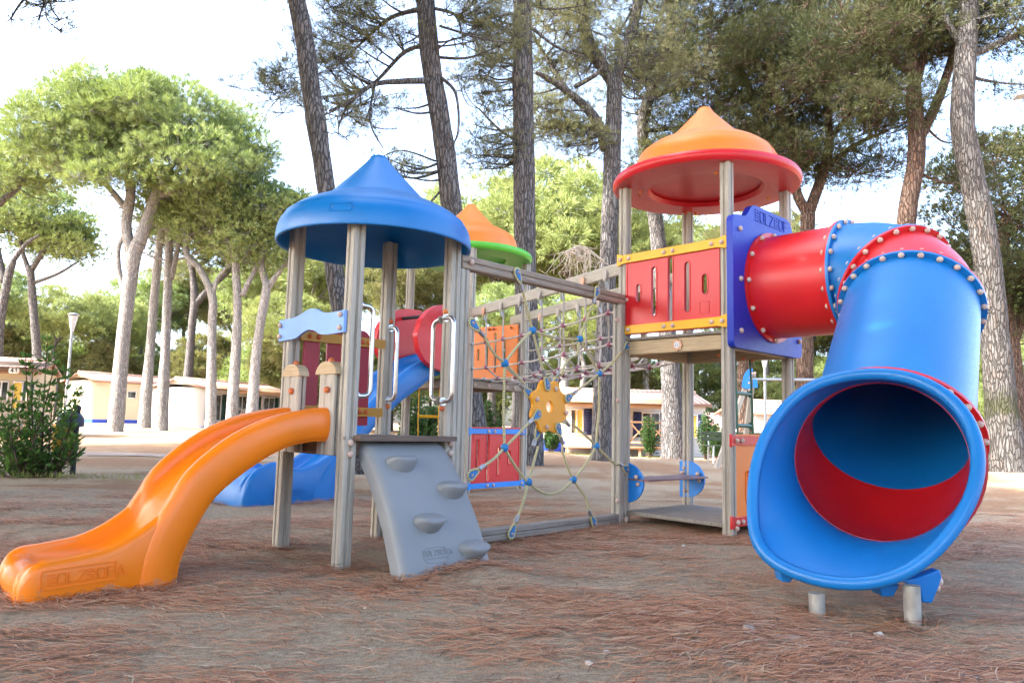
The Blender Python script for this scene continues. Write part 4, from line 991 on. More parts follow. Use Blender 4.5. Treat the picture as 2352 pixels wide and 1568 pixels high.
needlemat('needles_far', [(.085, .13, .035), (.135, .19, .055), (.20, .26, .08), (.29, .32, .12)], .25, (.42, .45, .14))
needlemat('needles_airy', [(.075, .10, .045), (.12, .15, .065), (.17, .20, .09), (.24, .21, .12)], .3, (.36, .38, .14))
needlemat('shrub_leaf', [(.012, .035, .012), (.022, .058, .018), (.035, .085, .024), (.055, .11, .03)], .22, (.12, .25, .03))

def unit(a): return a / np.maximum(np.linalg.norm(a, axis=-1, keepdims=True), 1e-9)
def blades(r, P, D, nb, L, w, spread):
    """fans of thin needle blades at points P pointing along D"""
    n = len(P); d = unit(np.repeat(D, nb, 0) + r.normal(size=(n * nb, 3)) * spread); b = np.repeat(P, nb, 0)
    L = L * r.uniform(.65, 1.2, (n * nb, 1)); s_ = unit(np.cross(d, r.normal(size=(n * nb, 3)))) * w * .5
    v = np.stack([b + d * L * .1 - s_ * .5, b + d * L * .55 + s_, b + d * L, b + d * L * .55 - s_], 1).reshape(-1, 3)
    return v
def crown_mesh(name, V, mat):
    me = bpy.data.meshes.new(name); n = len(V) // 4
    me.vertices.add(len(V)); me.vertices.foreach_set('co', V.astype(np.float32).ravel())
    me.loops.add(n * 4); me.loops.foreach_set('vertex_index', np.arange(n * 4, dtype=np.int32))
    me.polygons.add(n); me.polygons.foreach_set('loop_start', np.arange(0, n * 4, 4, dtype=np.int32)); me.polygons.foreach_set('loop_total', np.full(n, 4, np.int32))
    me.update(calc_edges=True); me.materials.append(MAT[mat]); return me
def bough(mb, pts, r0, r1, n=7, wob=.0, seed=0):
    P = spline(pts, 6); k = len(P); rad = np.linspace(r0, r1, k)
    if wob:
        P = P.copy()
        for i in range(1, k): P[i] += np.array([noise.noise((P[i][2] * .9 + seed, seed, 1)), noise.noise((P[i][2] * .9, seed, 7)), 0]) * wob * min(1, i / 4)
    T = np.gradient(P, axis=0); T = unit(T); a = np.cross(T[0], (0.2, 1, 0)); a /= np.linalg.norm(a); rg = []
    for i in range(k):
        a = a - T[i] * (a @ T[i]); a /= np.linalg.norm(a); b = np.cross(T[i], a); ring = []
        for j in range(n):
            t = 2 * PI * j / n; d = a * math.cos(t) + b * math.sin(t); rr = rad[i]
            if n > 9: rr *= 1 + .10 * noise.noise(Vector((P[i] + d * .4) * 1.6)) + .05 * noise.noise(Vector((P[i] + d * .3) * 5))
            ring.append(P[i] + d * rr)
        rg.append(ring)
    mb.loft(rg, True, True); return P, rad
def pine(label, trunk, limbs, crowns, clump_r=.8, tufts=45, blade=(.17, .022), nb=11, bark='bark_grey', leaf='needles_fresh', seed=1, group=None, twigs=9, flare=1.35, spread=.42, name='pine_tree', tn=16, flat_=.6, dead=0, interior=.25):
    """trunk: list of (point, radius); limbs: list of lists of points with (r0,r1); crowns: (centre, radii, number of needle clumps)"""
    r = np.random.default_rng(seed); base = np.array(trunk[0][0], float); gzb = gz(base[0], base[1]) if abs(base[1]) < 200 else 0
    root = empty(name, (base[0], base[1], gzb)); tag(root, label, 'pine tree', group)
    mb = MB(); P = [np.array(p, float) for p, _ in trunk]; rad = [q for _, q in trunk]
    P0 = [P[0] - np.array([0, 0, .3])] + P; TP = spline(P0, 7); k = len(TP)
    rr = np.interp(np.arange(k), [0] + [(i + 1) * 7 for i in range(len(rad))], [rad[0] * flare * 1.1] + [rad[0] * flare] + rad[1:])
    rg = []
    T = unit(np.gradient(TP, axis=0)); a = np.array([1.0, 0, 0])
    for i in range(k):
        a = a - T[i] * (a @ T[i]); a /= np.linalg.norm(a); b = np.cross(T[i], a); ring = []
        for j in range(tn):
            t = 2 * PI * j / tn; d = a * math.cos(t) + b * math.sin(t); q = TP[i] + d * rr[i]
            nz = .09 * noise.noise(Vector(q * 1.5)) + .05 * noise.noise(Vector(q * 5.0)) + (.16 * max(0, noise.noise((t * 1.6, seed, 2))) if i < 4 else 0)
            ring.append(TP[i] + d * rr[i] * (1 + nz))
        rg.append(ring)
    mb.loft(rg, True, True)
    nodes = [(p, q) for p, q in zip(TP[k // 2:], rr[k // 2:])]
    for pts, r0, r1 in limbs:
        Q, qr = bough(mb, pts, r0, r1, 10, .03, seed); nodes += [(p, q) for p, q in zip(Q[2:], qr[2:])]
    NP = np.array([p for p, _ in nodes]); NR = np.array([q for _, q in nodes])
    C = []
    for ce, ra, n in crowns:
        d = unit(r.normal(size=(n, 3)) + np.array([0, 0, .25])); s_ = np.where(r.random((n, 1)) < interior, r.uniform(.25, .7, (n, 1)), r.uniform(.78, 1.0, (n, 1)))
        q = d * s_; q[:, 2] = np.where(q[:, 2] < 0, q[:, 2] * flat_, q[:, 2]); C.append(np.array(ce) + q * np.array(ra))
    TPs, TD = [], []
    if C:
        C = np.vstack(C); C = C[np.argsort(np.min(np.linalg.norm(C[:, None] - NP[None], axis=2), axis=1))]
        for c in C:
            dv = c - NP; dist = np.linalg.norm(dv, axis=1) + np.where(dv[:, 2] < -.2, 1.5 * -dv[:, 2], 0) + .12 / np.maximum(NR, .01) * .1
            i = int(np.argmin(dist)); p0 = NP[i]; d = c - p0; L = np.linalg.norm(d)
            mid = p0 + d * .5 + np.array([r.normal() * .08 * L, r.normal() * .08 * L, -.10 * L + r.normal() * .05 * L])
            r0 = min(NR[i] * .6, .018 + .014 * L)
            Q, qr = bough(mb, [p0, mid, c], r0, .010, 5)
            NP = np.vstack([NP, Q[3::2]]); NR = np.concatenate([NR, qr[3::2]])
            cr = clump_r * r.uniform(.7, 1.25); d = unit(r.normal(size=(tufts, 3)) + np.array([0, 0, .35]))
            s_ = (.35 + .65 * r.random((tufts, 1)) ** .5); pts = c + d * s_ * cr * np.array([1, 1, .62])
            for q in pts[:twigs]: mb.tube([c, (c + q) / 2 - np.array([0, 0, .04 * cr]), q], [.009, .006, .004], 3, cap=False)
            TPs.append(pts); TD.append(unit(d + np.array([0, 0, .55])))
        for _ in range(dead):
            i = r.integers(len(NP)); p0 = NP[i]; d = unit(r.normal(size=3) * (1, 1, .5)) * r.uniform(.6, 1.6); Q, _q = bough(mb, [p0, p0 + d * .5 + (0, 0, .12), p0 + d], .014, .004, 4)
            for q in range(3):
                j = r.integers(4, len(Q)); e = unit(d + r.normal(size=3) * .8) * r.uniform(.2, .5); mb.tube([Q[j], Q[j] + e], [.007, .003], 3, cap=False)
    tr = mesh_obj('trunk', mb, bark, root, smooth=0)
    if TPs:
        TPs = np.vstack(TPs); TD = np.vstack(TD)
        V = blades(r, TPs, TD, nb, blade[0], blade[1], spread) - np.array(root.location)
        o = bpy.data.objects.new('crown', crown_mesh('crown', V, leaf)); COL.objects.link(o); o.parent = root
    return root

def TK(dep, *pts):
    dl = dep if np.isscalar(dep) else dep[-1]; fw = .84 if dl >= 35 else .93
    """trunk line: (px, py, width in photo pixels) at a distance; the foot is put on the ground"""
    out = []
    for i, (x, y, w) in enumerate(pts):
        d = dep if np.isscalar(dep) else dep[i]
        p = at(x, y, d); p[2] = 0 if i == 0 else p[2]; out.append((p, fw / math.sqrt(1 + ((x - 1176) / FPX) ** 2) * w / 2 * d / FPX))
    return out
def LB(dep, w0, w1, *pts):
    """limb: pixels (x, y[, extra depth])"""
    P = [at(q[0], q[1], dep + (q[2] if len(q) > 2 else 0)) for q in pts]
    return (P, w0 / 2 * dep / FPX, w1 / 2 * dep / FPX)
def CRN(dep, x, y, rx, rz, n, ry=None):
    k = dep / FPX; return (at(x, y, dep), (rx * k, (ry if ry else rx * .8) * k, rz * k), n)

# --- the tall bare trunks just behind the frame; crowns above the view enlarged for shade
pine('tall pine with a bent bare trunk leaning left behind the blue roof', TK([11.7, 11.7, 11.8, 11.9, 12, 12.2, 12.4], (820, 1087, 56), (790, 760, 50), (768, 620, 48), (750, 440, 50), (715, 210, 52), (690, 40, 50), (640, -160, 40)),
     [], [((-3.8, 12.8, 10.6), (4.0, 3.4, 1.1), 110)], .85, 50, (.14, .014), 12, leaf='needles_olive', seed=3, flare=1.15, tn=20)
pine('pine with long drooping side branches between the blue and green roofs', TK([13.9, 13.9, 14, 14, 14.1, 14.2, 14.3], (1105, 1075, 52), (1075, 850, 50), (1050, 600, 52), (1035, 450, 54), (1015, 300, 50), (988, 130, 52), (968, -120, 46)),
     [LB(14.1, 16.3, 4.3, (1000, 185), (930, 187, -.3), (860, 195, -.6), (800, 235, -.9), (755, 255, -1.1)), LB(14.1, 12.2, 3.7, (985, 105), (930, 120, .2), (860, 190, .5), (800, 215, .8), (720, 225, 1.2)), LB(14.1, 8.8, 3.7, (1015, 180), (1048, 215, -.3), (1052, 300, -.4), (1035, 340, -.4)), LB(14.1, 13.6, 3.1, (975, 20), (900, 40, .3), (840, 90, .6), (790, 140, .9)), LB(14.1, 8.8, 3.1, (1000, 20), (1050, 40, -.3), (1065, 110, -.5)), LB(14.1, 5.4, 1.9, (1020, 430), (985, 470, -.3), (960, 500, -.5), (935, 545, -.6)), LB(14.1, 5.4, 1.9, (1000, 370), (920, 345, .4), (860, 370, .6)), LB(14.1, 6.1, 2.5, (860, 200), (850, 280, -.8), (880, 340, -.7)), LB(14.1, 6.1, 2.5, (1010, 60), (1110, 90, -.6), (1180, 100, -.8))],
     [CRN(14.2, 840, 60, 150, 80, 36), CRN(14.2, 640, 200, 120, 110, 20), CRN(14.0, 810, 260, 140, 90, 22), CRN(14.1, 760, 150, 120, 70, 16), CRN(14.1, 930, 400, 90, 60, 8), CRN(13.9, 1110, 60, 110, 90, 28), CRN(14.0, 985, -90, 260, 80, 44), CRN(14.0, 950, -460, 520, 130, 120)], .42, 30, (.15, .008), 11, leaf='needles_airy', seed=5, dead=24, twigs=9, spread=.6, tn=20, flare=1.2, interior=.6)
pine('straight thick-trunked pine rising between the green and red roofs', TK([15.6] * 6, (1217, 1066, 60), (1210, 760, 54), (1205, 500, 54), (1202, 260, 54), (1200, 60, 50), (1198, -200, 44)),
     [LB(15.6, 8, 4, (1205, 90), (1150, 130, .4), (1110, 190, .6)), LB(15.6, 8, 4, (1200, 330), (1150, 300, .5), (1100, 250, .8)), LB(15.6, 9, 4, (1215, 60), (1280, 110, .4), (1340, 130, .6))],
     [CRN(15.8, 1130, 170, 90, 170, 42), CRN(15.8, 1140, 350, 85, 90, 22), CRN(15.8, 1210, -40, 240, 110, 46), CRN(15.8, 1230, -420, 480, 130, 110), ((3.8, 13.6, 12.2), (3.8, 2.8, .9), 90)], .48, 32, (.15, .008), 11, leaf='needles_airy', seed=6, dead=10, spread=.55, tn=20, flare=1.2, interior=.5)  # last crown: unseen extra mass, added to shade the big right-hand trunk
pine('forked pine with mottled bark left of the red disc roof', TK([18.3] * 5, (1382, 1058, 54), (1388, 800, 46), (1397, 600, 44), (1405, 400, 44), (1412, 185, 40)),
     [LB(18.3, 32, 26, (1411, 190), (1375, 140), (1345, 70), (1330, -40), (1320, -180)), LB(18.3, 30, 22, (1412, 185), (1440, 110), (1462, 20), (1475, -120)), LB(18.3, 30, 9, (1395, 345), (1360, 265, -.3), (1290, 200, -.6), (1230, 165, -.9)), LB(18.3, 16, 6, (1385, 300), (1310, 290, .4), (1240, 295, .8)), LB(18.3, 14, 6, (1300, 205), (1260, 140), (1225, 80)), LB(18.3, 12, 5, (1320, 200, -.4), (1380, 160, -.8), (1390, 100, -1)), LB(18.3, 10, 4, (1345, 60), (1290, 30, .4), (1235, 10, .8))],
     [CRN(18.3, 1310, 120, 130, 140, 66), CRN(18.3, 1260, 280, 120, 90, 40), CRN(18.3, 1330, 330, 90, 45, 16), CRN(18.4, 1400, -40, 260, 120, 66), CRN(18.4, 1520, 150, 110, 130, 34), CRN(18.3, 1400, -330, 460, 120, 100)], .55, 36, (.16, .009), 11, leaf='needles_airy', seed=8, dead=30, spread=.5, tn=18, flare=1.02, interior=.45)
pine('leaning pine with a wavy upper trunk seen behind the red slotted panel', TK([23.5, 23.5, 23.4, 23.2, 23, 22.8, 22.6, 22.5], (1548, 1045, 62), (1540, 850, 48), (1512, 560, 40), (1490, 390, 34), (1475, 290, 30), (1500, 200, 30), (1535, 120, 28), (1545, -80, 24)),
     [LB(23, 16, 7, (1495, 210), (1440, 120), (1400, 60)), LB(23, 15, 6, (1500, 220), (1600, 190), (1700, 170)), LB(23, 12, 5, (1480, 300), (1560, 290), (1660, 230))],
     [CRN(23, 1560, 230, 180, 110, 62), CRN(22.5, 1640, 90, 260, 120, 100), CRN(23, 1640, 345, 170, 70, 50), CRN(23, 1480, 400, 80, 60, 16)], .8, 46, (.20, .014), 10, 'bark_grey', 'needles_dark', seed=9, dead=70, spread=.5, tn=16, flare=1.05)
pine('slender pine behind the rear post of the tall tower', TK([21] * 4, (1712, 1035, 46), (1712, 830, 38), (1725, 500, 32), (1745, 250, 28)), [LB(21, 18, 6, (1742, 280), (1700, 150), (1640, 60)), LB(21, 18, 6, (1744, 260), (1800, 130), (1830, 20)), LB(21, 13, 5, (1735, 330), (1800, 250), (1880, 190))],
     [CRN(21, 1740, 170, 210, 120, 92), CRN(21, 1740, 10, 280, 100, 90), CRN(21, 1780, 330, 130, 80, 40)], .75, 44, (.19, .013), 10, 'bark_dark', 'needles_dark', seed=10, dead=70, spread=.5, flare=1.05)
pine('dark pine forking low behind the red tube', TK([20] * 3, (1850, 1040, 50), (1848, 760, 40), (1856, 490, 38)), [LB(20, 26, 14, (1856, 495), (1830, 440), (1822, 360), (1790, 250), (1760, 150)), LB(20, 28, 12, (1857, 490), (1890, 400), (1905, 330), (1900, 240), (1910, 120)), LB(20, 16, 6, (1897, 385), (1970, 330), (2040, 300)), LB(20, 10, 5, (1830, 445), (1790, 380), (1740, 300)), LB(20, 14, 6, (1905, 320), (1960, 250), (2000, 190))],
     [CRN(20, 1860, 250, 200, 100, 74), CRN(20, 1900, 110, 250, 120, 96), CRN(20, 1950, 385, 120, 60, 32), CRN(20, 1800, 380, 100, 60, 24)], .75, 44, (.19, .013), 10, 'bark_dark', 'needles_dark', seed=11, dead=70, spread=.5, flare=1.1)
pine('reddish pine forking above the top of the tube slide', TK([17] * 5, (2062, 1050, 64), (2066, 700, 56), (2085, 480, 50), (2105, 360, 46), (2100, 230, 46)), [LB(17, 34, 18, (2102, 240), (2095, 140), (2085, 40), (2080, -120)), LB(17, 26, 12, (2106, 330), (2150, 240), (2185, 140), (2205, 40), (2230, -80)), LB(17, 24, 8, (2100, 210), (2125, 110), (2140, -10)), LB(17, 12, 5, (2098, 180), (2040, 130), (1990, 100)), LB(17, 10, 4, (2095, 250), (2010, 270), (1930, 250))],
     [CRN(17, 2010, 110, 180, 120, 80), CRN(17, 2150, 60, 170, 110, 60), CRN(17, 2030, 260, 130, 70, 40), CRN(17.5, 2240, 420, 60, 120, 14)], .6, 40, (.18, .012), 10, 'bark_dark', 'needles_dark', seed=12, dead=60, spread=.5, flare=1.1)
pine('big thick-trunked pine at the right edge with mossy foot', TK([16.2, 16.2, 16.1, 16, 16, 16, 16, 16], (2318, 1088, 96), (2300, 930, 84), (2285, 760, 76), (2262, 560, 72), (2232, 400, 68), (2210, 270, 66), (2222, 80, 58), (2232, -130, 52)),
     [LB(16, 22, 8, (2225, 130), (2290, 100), (2370, 60)), LB(16, 8, 3, (2240, 180), (2300, 190), (2380, 195)), LB(16, 20, 8, (2215, 110), (2170, 40), (2140, -60)), LB(16, 14, 5, (2228, 60), (2300, 10), (2370, -40))],
     [CRN(16, 2310, 60, 120, 110, 30), CRN(16, 2330, 210, 50, 30, 4), CRN(16, 2230, -80, 260, 80, 40)], .6, 34, (.14, .013), 10, 'bark_mossy', 'needles_dark', seed=13, dead=12, tn=24, flare=1.12, spread=.5)
# --- dark low-crowned pines at the right edge
pine('low dense dark pine filling the right edge behind the big trunk', TK([24] * 4, (2335, 1050, 60), (2325, 820, 50), (2300, 640, 40), (2310, 500, 30)), [LB(24, 26, 10, (2330, 850), (2290, 650), (2240, 560)), LB(24, 24, 10, (2325, 800), (2380, 600), (2400, 450))],
     [CRN(24, 2330, 480, 190, 170, 90), CRN(24, 2270, 640, 150, 90, 40), CRN(24, 2420, 700, 110, 170, 40)], .95, 60, (.19, .024), 10, 'bark_dark', 'needles_dark', seed=14, flare=1.3, dead=14)
# --- left group
pine('broad umbrella pine with a forked sunlit trunk at the left', TK([35] * 4, (264, 996, 46), (285, 760, 40), (305, 600, 42), (318, 560, 46)), [LB(35, 26, 20, (306, 600), (290, 520), (300, 440), (285, 370)), LB(35, 32, 22, (318, 560), (345, 490), (362, 440)), LB(35, 20, 9, (362, 440), (345, 390), (320, 340), (300, 300)), LB(35, 22, 8, (362, 440), (385, 395), (420, 350)), LB(35, 18, 7, (290, 480), (240, 420), (190, 370)), LB(35, 18, 6, (360, 450), (430, 440), (520, 455)), LB(35, 18, 8, (287, 380), (240, 300), (190, 250)), LB(35, 14, 6, (292, 400), (330, 330), (380, 270)), LB(35, 16, 8, (300, 700), (277, 640), (272, 570), (300, 520))],
     [CRN(35, 190, 330, 165, 120, 84), CRN(35, 360, 300, 200, 100, 80), CRN(34, 430, 395, 150, 80, 40), CRN(35.5, 530, 350, 90, 100, 36), CRN(34, 270, 420, 120, 50, 14), CRN(35, 290, 245, 185, 45, 40)], .95, 66, (.32, .023), 14, 'bark_pale', 'needles_fresh', seed=20, dead=24, flare=1.05, interior=.18, spread=.34)
pine('slim pine trunk beside the cream cabin, second from the left edge group', TK([39] * 4, (330, 985, 30), (345, 800, 26), (362, 600, 24), (372, 520, 22)), [LB(39, 14, 6, (370, 540), (400, 480), (450, 440)), LB(39, 12, 6, (370, 530), (340, 470), (330, 420))], [CRN(39, 400, 500, 90, 60, 30)], .9, 44, (.24, .036), 9, 'bark_pale', 'needles_fresh', seed=21, dead=10)
pine('pine with whorled bare branches standing in front of the white gable', TK([37] * 5, (370, 992, 30), (380, 800, 27), (386, 640, 25), (390, 520, 22), (392, 420, 16)), [LB(37, 14, 6, (392, 640), (410, 560), (415, 480))] + [LB(37, 7, 2.5, (390, y), (390 + s * 45, y - 12), (390 + s * 95, y - 40)) for y in (600, 560, 530, 500, 470) for s in (-1, 1)],
     [CRN(37, 430, 490, 120, 70, 40), CRN(37, 500, 540, 140, 60, 40)], .85, 46, (.24, .036), 9, 'bark_pale', 'needles_fresh', seed=22, dead=26)
pine('dark pine forking behind the white cabin roof', TK([52] * 4, (425, 968, 24), (440, 760, 22), (447, 690, 24), (440, 600, 15)), [LB(52, 18, 8, (447, 700), (485, 660), (530, 620)), LB(52, 14, 6, (442, 620), (420, 560), (400, 500))], [CRN(52, 450, 560, 120, 60, 36), CRN(52, 540, 590, 90, 60, 24)], 1.15, 46, (.3, .05), 9, 'bark_grey', 'needles_dark', seed=23, dead=16)
pine('crooked pale pine leaning left, beside the porch of the white cabin', TK([36] * 4, (484, 996, 26), (487, 760, 24), (487, 680, 24), (455, 610, 18)), [LB(36, 15, 8, (455, 612), (430, 585), (432, 545), (480, 520)), LB(36, 12, 5, (488, 690), (500, 640), (535, 600)), LB(36, 8, 3, (432, 550), (500, 530), (560, 510))], [CRN(36, 500, 470, 130, 60, 44), CRN(36, 560, 560, 90, 60, 26)], .85, 48, (.24, .036), 9, 'bark_pale', 'needles_fresh', seed=24, dead=24)
pine('straight pale pine standing before the cabin porch', TK([36] * 4, (530, 992, 28), (545, 740, 24), (542, 620, 22), (538, 540, 18)), [LB(36, 13, 6, (540, 570), (500, 525), (455, 500)), LB(36, 14, 6, (556, 680), (590, 610), (615, 550))], [CRN(36, 590, 500, 120, 70, 50), CRN(36, 520, 440, 90, 50, 20)], .85, 50, (.24, .036), 9, 'bark_pale', 'needles_fresh', seed=25, dead=22)
pine('pale pine with a wide upper fork left of the blue tower', TK([36] * 4, (576, 985, 28), (590, 800, 26), (606, 700, 26), (614, 650, 26)), [LB(36, 17, 11, (612, 655), (600, 600), (615, 540)), LB(36, 15, 7, (616, 660), (645, 620), (690, 570))], [CRN(36, 640, 510, 90, 60, 36), CRN(36, 620, 590, 70, 40, 12)], .85, 48, (.24, .036), 9, 'bark_pale', 'needles_fresh', seed=26, dead=18)
pine('dark domed pine behind the numbered cabin at the left', TK([44] * 4, (92, 970, 30), (84, 800, 26), (75, 690, 24), (70, 610, 22)), [LB(44, 12, 6, (72, 640), (50, 570), (40, 510)), LB(44, 14, 6, (72, 620), (110, 560), (140, 510)), LB(44, 10, 4, (75, 650), (130, 630), (180, 600))], [CRN(44, 60, 520, 130, 100, 80), CRN(44, 170, 560, 60, 60, 20)], 1.05, 60, (.28, .045), 10, 'bark_grey', 'needles_fresh', seed=27, dead=14)
pine('tall pine cut by the left edge of the view', TK([37] * 4, (-14, 985, 34), (-2, 760, 28), (18, 640, 26), (30, 600, 22)), [LB(37, 18, 6, (-5, 470), (40, 430), (90, 370)), LB(37, 16, 8, (10, 650), (-10, 540), (-5, 460)), LB(37, 12, 5, (30, 600), (60, 560), (90, 540))], [CRN(37, 20, 410, 120, 80, 60)], .9, 54, (.24, .038), 10, 'bark_grey', 'needles_fresh', seed=28, dead=14)

# --- prototypes for the wood beyond the cabins
def far_pine(h, cr, seed, leaf, bark):
    r = random.Random(seed); x = lambda s_: r.uniform(-s_, s_)
    t = [((0, 0, 0), .24), ((x(.3), x(.3), h * .3), .2), ((x(.5), x(.5), h * .5), .18), ((x(.6), x(.6), h * .62), .15)]
    top = np.array(t[-1][0]); L = []
    for k in range(5):
        a = k * 2 * PI / 5 + x(.4); L.append(([top - (0, 0, .5), top + np.array([math.cos(a) * cr * .35, math.sin(a) * cr * .35, h * .12]), top + np.array([math.cos(a) * cr * .7, math.sin(a) * cr * .7, h * .2])], .11, .04))
    cz = h * .80
    return pine('distant stone pine in the row of trees beyond the cabins', t, L, [((x(.4), x(.4), cz), (cr, cr, h * .18), 66), ((x(1.5), x(1.5), cz - h * .12), (cr * .9, cr * .9, h * .08), 26)], cr * .21, 62, (.42, .034), 12, bark, leaf, seed, 'stone pines beyond the cabins', tn=9, twigs=5, dead=14)
protos = [far_pine(15.5, 5.0, 41, 'needles_far', 'bark_grey'), far_pine(14.5, 4.4, 42, 'needles_fresh', 'bark_grey'), far_pine(13.0, 4.6, 43, 'needles_far', 'bark_pale'), far_pine(16.0, 4.2, 44, 'needles_olive', 'bark_grey')]
def place(o, px, dep, s_, rz):
    p = at(px, 960, dep); o.location = (p[0], p[1], 0); o.rotation_euler = (0, 0, rz); o.scale = (s_, s_, s_)
FARP = [(0, 1130, 52, 1.14), (2, 1290, 50, 1.38), (1, 1020, 58, 1.24), (0, 1385, 48, 1.10), (2, 1480, 56, 1.22), (1, 1215, 64, 1.32), (0, 1600, 62, 1.15), (3, 1760, 54, 1.05), (2, 1940, 46, .96), (1, 2030, 48, .90), (0, 1880, 58, 1.02), (3, 2110, 56, .98), (1, 2230, 48, .9), (2, 705, 52, 1.12), (0, 790, 60, 1.18), (3, 890, 58, 1.1), (1, 610, 64, 1.05), (2, 230, 66, .85), (0, 120, 62, .74), (1, 320, 72, .98), (3, 420, 75, 1.05), (2, 20, 70, .85), (0, 520, 80, 1.05), (1, 1420, 74, 1.35), (3, 1540, 80, 1.3), (2, 1830, 78, 1.2), (0, 760, 84, 1.3), (3, 1080, 80, 1.4), (2, 2330, 66, 1.05), (1, -90, 60, .9), (0, 1690, 84, 1.2), (3, 935, 44, .70), (2, 1335, 40, .62), (1, 1180, 42, .60), (2, 655, 48, .68), (1, 2000, 70, 1.15)]
def far_bushy(h, w, seed, leaf):
    return pine('distant bushy evergreen filling the gap under the pine crowns', [((0, 0, 0), .14), ((.1, 0, h * .4), .11), ((0, .1, h * .7), .07)], [], [((0, 0, h * .52), (w, w, h * .46), 84)], w * .24, 60, (.40, .034), 12, 'bark_grey', leaf, seed, 'bushy evergreens beyond the cabins', tn=8, twigs=4, flat_=.95, name='evergreen_tree')
bushes = [far_bushy(8.5, 3.6, 51, 'needles_far'), far_bushy(7.5, 4.0, 52, 'needles_fresh'), far_bushy(9.5, 3.2, 53, 'needles_olive')]
used = set(); rr_ = random.Random(5)
for i, px, dep, s_ in FARP:
    o = protos[i] if i not in used else copy_tree(protos[i]); used.add(i); place(o, px, dep, s_, rr_.uniform(0, 6.28))
FARB = [(0, 60, 66, 1.0), (1, 150, 70, 1.0), (2, 235, 64, .8), (0, 300, 74, 1.05), (1, 390, 70, .95), (2, 460, 66, .9), (0, 540, 68, .95), (1, 610, 62, .9), (2, 670, 56, .9), (0, 740, 64, .95), (1, 820, 60, .9), (2, 900, 66, 1.0), (0, 985, 58, .85), (1, 1070, 62, .9), (2, 1150, 66, .95), (0, 1240, 56, .8), (1, 1330, 62, .9), (2, 1420, 58, .8), (0, 1500, 64, .9), (1, 1590, 60, .85), (2, 1680, 62, .85), (0, 1760, 58, .8), (1, 1850, 54, .85), (2, 1930, 58, .9), (0, 2010, 52, .8), (1, 2090, 56, .9), (2, 2170, 50, .85), (0, 2260, 46, .8), (1, 2350, 44, .8), (2, -20, 62, .9)]
used = set()
for i, px, dep, s_ in FARB:
    o = bushes[i] if i not in used else copy_tree(bushes[i]); used.add(i); place(o, px, dep, s_, rr_.uniform(0, 6.28))
# --- unseen pines beside and behind the viewer, placed so their crowns shade the playground
def shade(x, y, h, cr, seed, extra=(), first=None):
    r = random.Random(seed)
    if first is None:
        return pine('tall unseen pine shading the playground from the sunny side', [((x, y, 0), .3), ((x + .2, y, h * .35), .25), ((x - .2, y + .2, h * .7), .2), ((x, y, h * .85), .14)], [], [((x, y, h), (cr, cr, 1.0), 130)] + list(extra), 1.0, 64, (.24, .040), 9, 'bark_grey', 'needles_olive', seed, 'unseen pines on the sunny side of the playground', tn=12, twigs=4)
    o = copy_tree(first); o.location = (x, y, 0); o.rotation_euler = (0, 0, r.uniform(0, 6)); o.scale = (cr / 4.5,) * 2 + (h / 8.8,); return o
sh0 = shade(-9.0, -1.5, 8.8, 4.5, 61)
for (x, y, h, cr, sd_) in ((-4.2, -3.6, 9.2, 4.4, 62), (-9.8, 4.6, 8.6, 4.0, 63), (-5.0, 1.2, 8.4, 3.6, 64), (-.6, -1.8, 9.4, 3.8, 65), (-14, 1.0, 9.5, 4.4, 66), (-13, 7.5, 9.5, 3.6, 67), (-8.6, 10.8, 10.2, 3.2, 68), (-18, -4, 10, 4.6, 69), (-17.5, 4.5, 10, 4.4, 70), (-5.9, 6.0, 9.0, 2.9, 71), (2.6, 1.2, 9.0, 3.4, 72), (-12.4, 13, 14.2, 4.2, 73), (-10, 10.0, 13.2, 4.4, 74), (-17, 11, 13, 4.6, 75), (-15.8, 16.2, 15.4, 4.2, 76), (-2.6, -6.5, 9.4, 4.2, 77), (4.8, -2.2, 9.6, 4.0, 78), (-9.5, -6.5, 9.2, 4.4, 79), (-21, 15, 13, 4.6, 80), (-22, 7, 12, 4.6, 81), (-7.4, 2.2, 9.8, 4.2, 82), (-2.6, -1.2, 9.8, 3.8, 83), (1.0, -4.2, 9.6, 4.2, 84), (-6.4, -5.4, 9.8, 4.2, 85), (-11.5, 1.2, 10.4, 4.2, 86), (-6.8, 7.0, 11.0, 3.2, 87)): shade(x, y, h, cr, sd_, first=sh0)
# hanging twig at the top left corner
tw_ = at(90, 20, 8.6)
pine('pine whose hanging twigs show at the top left corner', [((-8.6, 7.2, 0), .26), ((-8.5, 7.2, 3), .22), ((-8.4, 7.3, 6.4), .17), ((-8.3, 7.3, 8), .1)], [([(-8.4, 7.3, 6.3), (-7.0, 8.0, 6.4), tuple(at(60, -40, 8.6)), tuple(at(120, -10, 8.6))], .06, .012)], [(at(95, 30, 8.6), (.55, .3, .28), 9), ((-8.6, 6.8, 8.6), (2.6, 2.2, .8), 30)], .20, 14, (.11, .008), 9, 'bark_grey', 'needles_olive', 71, tn=12, twigs=6, spread=.5)

